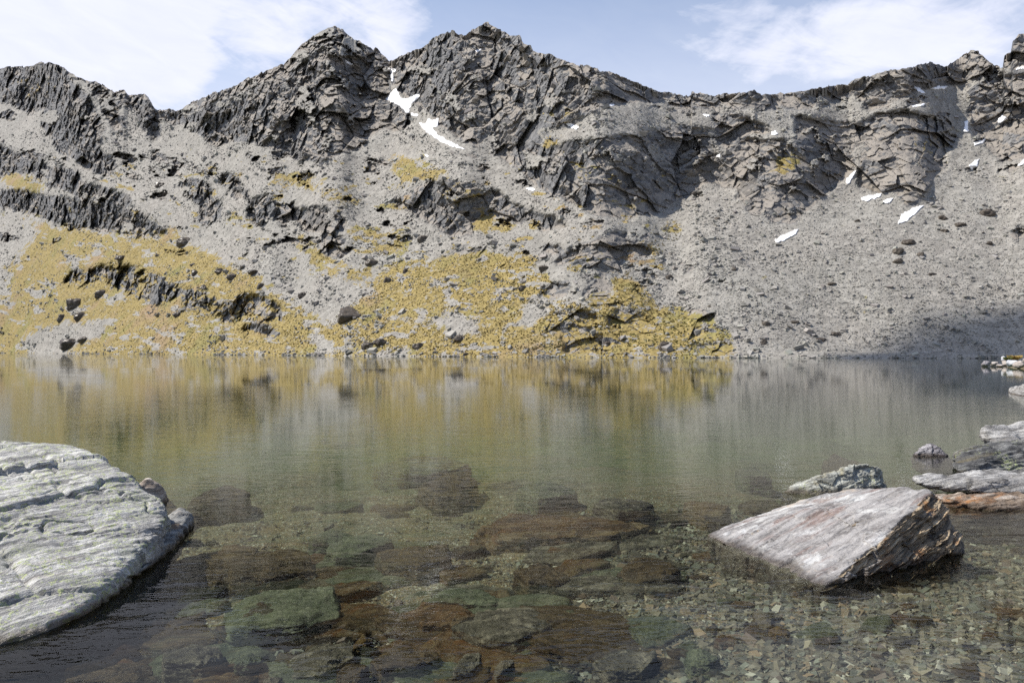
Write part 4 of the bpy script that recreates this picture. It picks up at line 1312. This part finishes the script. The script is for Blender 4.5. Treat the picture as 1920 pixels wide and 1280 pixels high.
c = t.mix(vc.outputs[0], (0.035, 0.026, 0.015), (0.20, 0.15, 0.085))
c = t.mix(t.ramp(vc.outputs[1], 0.7, 0.9), c, (0.22, 0.14, 0.07))
c = t.mix(t.ramp(vc.outputs[2], 0.85, 0.98), c, (0.5, 0.48, 0.42))
c = t.mix(t.ramp(st_, 0.42, 0.62, 0.0, 0.75), c, t.mix(b, (0.035, 0.042, 0.028), (0.17, 0.16, 0.10)))
c = t.mix(t.ramp(a, 0.55, 0.7, 0.0, 0.7), c, (0.16, 0.10, 0.045))
silt = t.ramp(t.n('ShaderNodeSeparateXYZ', {0: co}).outputs[2], -0.55, -1.1, 0.0, 0.9)
c = t.mix(silt, c, t.mix(a, (0.10, 0.13, 0.07), (0.25, 0.24, 0.12)))
bm_ = t.n('ShaderNodeBump', {'Height': t.math('ADD', b, vv.outputs['Distance']), 'Distance': 0.02, 'Strength': 0.6})
bs = t.n('ShaderNodeBsdfPrincipled', {'Base Color': c, 'Roughness': 0.9, 'Normal': bm_.outputs[0]})
t.n('ShaderNodeOutputMaterial', {'Surface': bs.outputs[0]})
o = obj('lake_bed', mesh_np('lake_bed', np.stack([X, Y, Z], -1).reshape(-1, 3), quads, m_bed, False))
tag(o, kind='structure')

# ------------------------------------------------------------------ stones on the bed
def umat(name, dark, mid_, light, grain, rust=None, ra=0.4, spots=0.2, scale=4):
    return rock_mat(name, dark, mid_, light, rust=rust, grain=grain, scale=scale, wet=-9, rustamt=ra, spots=spots, bump=0.8)


GU = ((0.1, -0.25, 0.95), (1.0, 0.35, 0))
u_green = umat('green_stone', (0.13, 0.18, 0.13), (0.36, 0.45, 0.34), (0.56, 0.66, 0.53), GU, spots=0.15, scale=3)
u_orange = umat('rusty_stone', (0.08, 0.05, 0.03), (0.38, 0.22, 0.10), (0.62, 0.50, 0.32), GU, rust=(0.42, 0.19, 0.05), ra=0.8, scale=3)
u_brown = umat('brown_stone', (0.055, 0.042, 0.025), (0.22, 0.17, 0.11), (0.44, 0.35, 0.23), GU, rust=(0.24, 0.13, 0.05), ra=0.5, scale=3)
u_grey = umat('veined_stone', (0.07, 0.07, 0.065), (0.24, 0.24, 0.21), (0.85, 0.84, 0.78), GU, spots=0.9, scale=3)
u_white = umat('white_stone', (0.25, 0.22, 0.18), (0.5, 0.47, 0.42), (0.72, 0.70, 0.66), GU, spots=0.5, scale=6)
u_yel = umat('yellow_stone', (0.25, 0.16, 0.06), (0.45, 0.32, 0.14), (0.6, 0.5, 0.32), GU, scale=6)
UND = [  # x0,y0,x1,y1, rotation, material, label   (extent in the photograph)
    (395, 1088, 660, 1188, 0.35, u_green, 'large green slab under water left of centre'),
    (770, 1092, 965, 1132, 0.1, u_green, 'smooth pale green stone under water in the centre bottom'),
    (745, 1125, 905, 1165, 0.15, u_orange, 'rusty brown stone under water below the smooth pale green stone'),
    (850, 1128, 1062, 1205, 0.3, u_grey, 'dark grey stone with white veins under water at bottom centre'),
    (860, 955, 1235, 1003, 0.1, u_orange, 'long orange layered slab under water in the middle'),
    (574, 983, 672, 1006, 0.25, u_green, 'narrow pale green sliver of stone under water'),
    (610, 998, 735, 1034, 0.2, u_green, 'broad dull green slab under water below the pale sliver'),
    (275, 1010, 480, 1112, 0.5, u_brown, 'brown rounded boulder under water beside the huge pale boulder'),
    (410, 1020, 600, 1075, 0.2, u_brown, 'brown sunken rock right of the rounded brown boulder'),
    (660, 1182, 702, 1202, 0.2, u_yel, 'small yellow stone under water near the bottom'),
    (525, 1190, 665, 1262, 0.5, u_grey, 'white mottled rock under water at the bottom left of centre'),
    (300, 1194, 425, 1242, 0.1, u_grey, 'pale striped block under water at the bottom left'),
    (440, 1212, 492, 1242, 0.3, u_green, 'small blue green stone beside the pale striped block'),
    (430, 1255, 482, 1290, 0.4, u_brown, 'pinkish brown stone at the bottom edge left of centre'),
    (480, 1262, 530, 1288, 0.4, u_white, 'white stone cut by the bottom edge of the picture'),
    (630, 1225, 690, 1275, 0.3, u_brown, 'dark brown stone near the bottom below the yellow stone'),
    (690, 1200, 830, 1250, 0.3, u_brown, 'dark sunken slab between the yellow stone and the veined stone'),
    (845, 1215, 905, 1255, 0.9, u_grey, 'small stone with thick white vein at the bottom centre'),
    (925, 1225, 965, 1260, 1.0, u_white, 'small white stone standing by the veined one'),
    (790, 878, 905, 925, 0.0, u_brown, 'dark brown sunken rock far out in the middle'),
    (960, 893, 1090, 930, 0.2, u_green, 'dark green sunken rock right of the brown far one'),
    (700, 845, 890, 875, 0.0, u_green, 'pale broad sunken slab farthest out in the middle'),
    (1100, 925, 1230, 955, 0.1, u_grey, 'grey sunken rock right of the orange slab'),
    (690, 1010, 860, 1060, 0.1, u_brown, 'brown sunken rock left of the orange slab'),
    (1095, 1200, 1245, 1262, 0.1, u_grey, 'pale flat block under water right of bottom centre'),
    (1410, 1142, 1450, 1172, 0.5, u_white, 'cream stone under water below the tilted slab'),
    (1440, 1168, 1482, 1186, 0.2, u_yel, 'tan stone under water beside the cream stone'),
    (1275, 1200, 1350, 1240, 0.3, u_green, 'bluish pale stone under water at the lower right'),
    (1380, 868, 1440, 890, 0.0, u_green, 'light sunken rock left of the pale lichened rock'),
    (1280, 930, 1370, 955, 0.1, u_yel, 'tan sunken rock left of the tilted slab'),
    (1540, 850, 1620, 868, -0.2, u_brown, 'sloping brown sunken rock behind the pale lichened rock'),
    (355, 905, 460, 945, 0.2, u_brown, 'dark sunken rock off the right side of the huge pale boulder'),
    (450, 1120, 560, 1165, 0.4, u_brown, 'dark low rock beside the large green slab'),
    (130, 1225, 300, 1280, 0.3, u_brown, 'dim violet grey rock under water below the huge pale boulder'),
    (960, 1050, 1080, 1090, 0.2, u_brown, 'olive brown rock under water below the orange slab'),
    (1150, 1040, 1280, 1085, 0.1, u_brown, 'dark red brown rock under water left of the tilted slab'),
]


def sunk(x0, y0, x1, y1, rot, mat, lab, i):
    xm, yb, yt = (x0 + x1) / 2, y1, y0
    Yg = 6.0
    for _ in range(12):
        zb = float(bed_z(np.array([(xm - 960) / F * Yg]), np.array([Yg]))[0])
        top_ = min(zb * 0.42, -0.04)
        Yg = (CAMH - top_) * F / ((y0 + y1) / 2 - HZ)
    Ya = (CAMH - top_) * F / (y1 - HZ)
    Yb = (CAMH - top_) * F / (y0 - HZ)
    cy = (Ya + Yb) / 2
    hy = (Yb - Ya) / 2
    hx = (x1 - x0) / 2 / F * cy
    cx = (xm - 960) / F * cy
    th = max(top_ - zb, 0.05) + 0.04
    pp = []
    r_ = random.Random(100 + i)
    nn = 6
    for k in range(nn):
        a = 6.283 * (k + r_.uniform(-0.3, 0.3)) / nn
        ra = r_.uniform(0.85, 1.08)
        ex, ey = math.cos(a) * ra, math.sin(a) * ra
        sk_ = math.tan(min(rot, 0.8)) * 0.4
        ex2 = ex + sk_ * ey
        pp.append((cx + ex2 * hx * 0.95, cy + ey * hy * 0.95, top_ - r_.uniform(0.0, 0.3) * th))
        pp.append((cx + ex2 * hx * 1.08, cy + ey * hy * 1.08, top_ - th * 1.1))
    pp.append((cx, cy, top_ + 0.01))
    V, Fa = poly_rock(pp, 6, 60, 0.02, GU, (1.5, 5, 9), 40.0 + i, 0.03, 0.04, 0.03, ((0.05, 0.012),))
    V[:, 2] = np.minimum(V[:, 2], -0.022)
    place_rock('sunken_stone', V, Fa, mat, lab, 'stone', 'large stones on the lake bed')


for i, a in enumerate(UND):
    sunk(*a, i)

# medium stones, one by one
templ = []
mats_m = [u_green, u_brown, u_grey, u_orange, u_brown, u_green]
for k in range(10):
    pp = []
    for q_ in range(6):
        a_ = 6.283 * (q_ + rr.uniform(-0.35, 0.35)) / 6
        r0 = rr.uniform(0.75, 1.1)
        pp += [(math.cos(a_) * r0, math.sin(a_) * r0 * 0.65, rr.uniform(0.12, 0.3)), (math.cos(a_) * r0 * 1.1, math.sin(a_) * r0 * 0.72, -0.3)]
    V, Fa = poly_rock(pp, 4, 60, 0.03, (0, 0, 0), (2, 4, 6), 80.0 + k, 0.06, 0.06)
    templ.append(mesh_np('bed_stone', V, Fa, mats_m[k % 6], False))
nmed = 0
while nmed < 240:
    py_ = 860 + 420 * rr.random() ** 0.75
    px_ = rr.uniform(120, 1910)
    Yq = CAMH * F / (py_ - HZ) * 1.08
    xq = (px_ - 960) / F * Yq
    zq = float(bed_z(np.array([xq]), np.array([Yq]))[0])
    if zq > -0.07:
        continue
    nmed += 1
    so = link(bpy.data.objects.new('bed_stone', templ[nmed % 10]))
    sz = (0.05 + 0.42 * rr.random() ** 1.7) * (0.6 + Yq / 10) * (0.35 if px_ > 1250 and py_ > 960 else 1.0)
    so.scale = (sz, sz, min(sz, 0.22))
    so.rotation_euler = (rr.uniform(-.15, .15), rr.uniform(-.15, .15), rr.uniform(-0.5, 1.2))
    so.location = (xq, Yq, min(zq + 0.02, -0.045 - min(sz, 0.22) * 0.34))
    tag(so, 'one of many middling brown, grey or green stones strewn over the lake bed', 'stone', 'middling stones strewn over the lake bed')

# pebbles and gravel, as one mass
NP = 170000
pyq = 900 + 400 * RNG.uniform(0, 1, NP) ** 0.75
pxq = RNG.uniform(-20, 1990, NP)
Yq = CAMH * F / (pyq - HZ) * 1.08
xq = (pxq - 960) / F * Yq
zq = bed_z(xq, Yq)
wg = smooth(pxq, 950, 1350) * 0.85 + 0.15
keep = (RNG.uniform(0, 1, NP) < wg) & (zq < -0.03)
xq, Yq, zq = xq[keep], Yq[keep], zq[keep]
n = len(xq)
sz = (0.007 + 0.008 * RNG.exponential(1.0, n) + 0.035 * (RNG.uniform(0, 1, n) < 0.015)).clip(0.010, 0.08) * (0.7 + Yq / 12)
pal = np.array([(0.09, 0.07, 0.04), (0.20, 0.15, 0.085), (0.34, 0.27, 0.17), (0.12, 0.135, 0.10), (0.22, 0.24, 0.19), (0.34, 0.19, 0.08), (0.045, 0.04, 0.03), (0.62, 0.58, 0.50), (0.17, 0.09, 0.07)])
pi = RNG.choice(len(pal), n, p=[.22, .22, .10, .13, .07, .07, .12, .04, .03])
gm = pal.mean(1)[pi][:, None]
tc = np.concatenate([(pal[pi] * 0.7 + gm * 0.3 * np.array([1.08, 1.0, 0.85])) * 0.72 * RNG.uniform(0.7, 1.25, (n, 1)), np.ones((n, 1))], 1)
pw = np.stack([xq, Yq, np.minimum(zq + 0.2 * sz + 0.006 * RNG.uniform(0, 1, n), -0.012 - 0.6 * sz)], 1)
o = scatter_blocks('lake_gravel', pw, sz, RNG, m_rub, tc, 0.4)
tag(o, 'brown and green pebbles carpeting the shallow lake bed on the right', 'gravel', kind='stuff')

# ================================================================== WATER
m_w, t = new_mat('lake_water')
co = t.n('ShaderNodeTexCoord').outputs['Object']
sx = t.n('ShaderNodeSeparateXYZ', {0: co})
wco = t.mapping(co, scale=(1.0, 2.2, 1.0), rot=(0, 0, 0.12))
r1 = t.noise(wco, 0.9, 3, 0.5, 0.6)
r2 = t.noise(t.mapping(co, scale=(1.0, 2.6, 1.0), rot=(0, 0, -0.2)), 3.2, 3, 0.5, 0.5)
r3 = t.noise(t.mapping(co, scale=(1.0, 1.8, 1.0), rot=(0, 0, 0.35)), 11.0, 2, 0.5, 0.3)
r4 = t.noise(wco, 0.16, 3, 0.55, 0.3)
patch = t.ramp(t.noise(co, 0.12, 3, 0.5), 0.35, 0.65, 0.35, 1.0)
hh = t.math('ADD', t.math('MULTIPLY', r1, 0.009), t.math('MULTIPLY', r2, 0.0085))
hh = t.math('ADD', hh, t.math('MULTIPLY', t.math('MULTIPLY', r3, 0.0024), t.ramp(sx.outputs[1], 6, 18, 1.0, 0.25, False)))
hh = t.math('MULTIPLY', hh, patch)
hh = t.math('ADD', hh, t.math('MULTIPLY', r4, 0.006))
near_ = t.math('ADD', t.math('ADD', t.ramp(sx.outputs[1], 4.0, 16.0, 0.55, 0.32, False), t.ramp(sx.outputs[1], 14.0, 34.0, 0.36, 0.0, False)), t.ramp(sx.outputs[1], 62.0, 85.0, -0.16, 0.7))
bm_ = t.n('ShaderNodeBump', {'Height': hh, 'Distance': 1.0, 'Strength': near_})
fr = t.n('ShaderNodeFresnel', {'IOR': 1.333, 'Normal': bm_.outputs[0]})
gl = t.n('ShaderNodeBsdfGlossy', {'Color': (1, 1, 1, 1), 'Roughness': t.ramp(sx.outputs[1], 8, 60, 0.0, 0.02, False), 'Normal': bm_.outputs[0]})
tr = t.n('ShaderNodeBsdfTransparent', {'Color': (0.95, 1.0, 0.93, 1)})
rf_ = t.n('ShaderNodeBsdfRefraction', {'Color': (0.95, 0.98, 0.96, 1), 'Roughness': 0.0, 'IOR': 1.06, 'Normal': bm_.outputs[0]})
mx = t.n('ShaderNodeMixShader', {0: 0.22, 1: tr.outputs[0], 2: rf_.outputs[0]})
ff = t.math('MULTIPLY', fr.outputs[0], t.math('MINIMUM', 1.0, t.math('MULTIPLY_ADD', fr.outputs[0], 1.5, 0.20)))
mw = t.n('ShaderNodeMixShader', {0: ff, 1: mx.outputs[0], 2: gl.outputs[0]})
va = t.n('ShaderNodeVolumeAbsorption', {'Color': (0.62, 0.74, 0.62, 1), 'Density': 0.28})
t.n('ShaderNodeOutputMaterial', {'Surface': mw.outputs[0], 'Volume': va.outputs[0]})
xs = [-440, -60, -10, 10, 60, 440]
ys = [-13, 0, 15, 60, 200, 480]
V = [(x, y, 0) for y in ys for x in xs]
Q = [(j * 6 + i, j * 6 + i + 1, (j + 1) * 6 + i + 1, (j + 1) * 6 + i) for j in range(5) for i in range(5)]
o = obj('lake_water', mesh_np('lake_water', np.array(V), np.array(Q), m_w, False))
tag(o, kind='structure')

# ================================================================== CLOUD that shades the foot of the right scree
edge = [(1570, 671), (1660, 656), (1730, 632), (1795, 600), (1860, 574), (1930, 552), (2000, 538), (2200, 520)]
pe, _, _, _ = ground_at([e[0] for e in edge], [e[1] for e in edge])
ring = [Vector(p) for p in pe] + [Vector((190, 110, 0)), Vector((120, 112, 0)), Vector((90, 128, 0)), Vector((70, 140, 0))]
ALT = 620.0
flat = []
for p in ring:
    k = (ALT - p.z) / SUN.z
    q = p + SUN * k
    flat.append((q.x, q.y))
flat = np.array(flat)
cen = flat.mean(0)
D, Fa = ico(5)
n_, dd = hull_planes([((a - cen[0]), (b - cen[1]), zz) for a, b in flat for zz in (-9, 12)])
dots = np.clip(D * np.array([1, 1, 1]) @ n_.T, 0, None) / dd
r_ = (dots ** 14).sum(1) ** (-1 / 14)
V = D * r_[:, None]
V = V * (1 + 0.05 * fbm(V / 30.0, 3))[:, None]
m_c, t = new_mat('cloud')
tr = t.n('ShaderNodeBsdfTransparent', {'Color': (1, 1, 1, 1)})
df = t.n('ShaderNodeBsdfDiffuse', {'Color': (0.85, 0.85, 0.87, 1)})
tl_ = t.n('ShaderNodeMixShader', {0: 0.68, 1: tr.outputs[0], 2: df.outputs[0]})
t.n('ShaderNodeOutputMaterial', {'Surface': tl_.outputs[0]})
cl = obj('cloud', mesh_np('cloud', V, Fa, m_c, False))
cl.location = (cen[0], cen[1], ALT)
tag(cl, kind='structure')
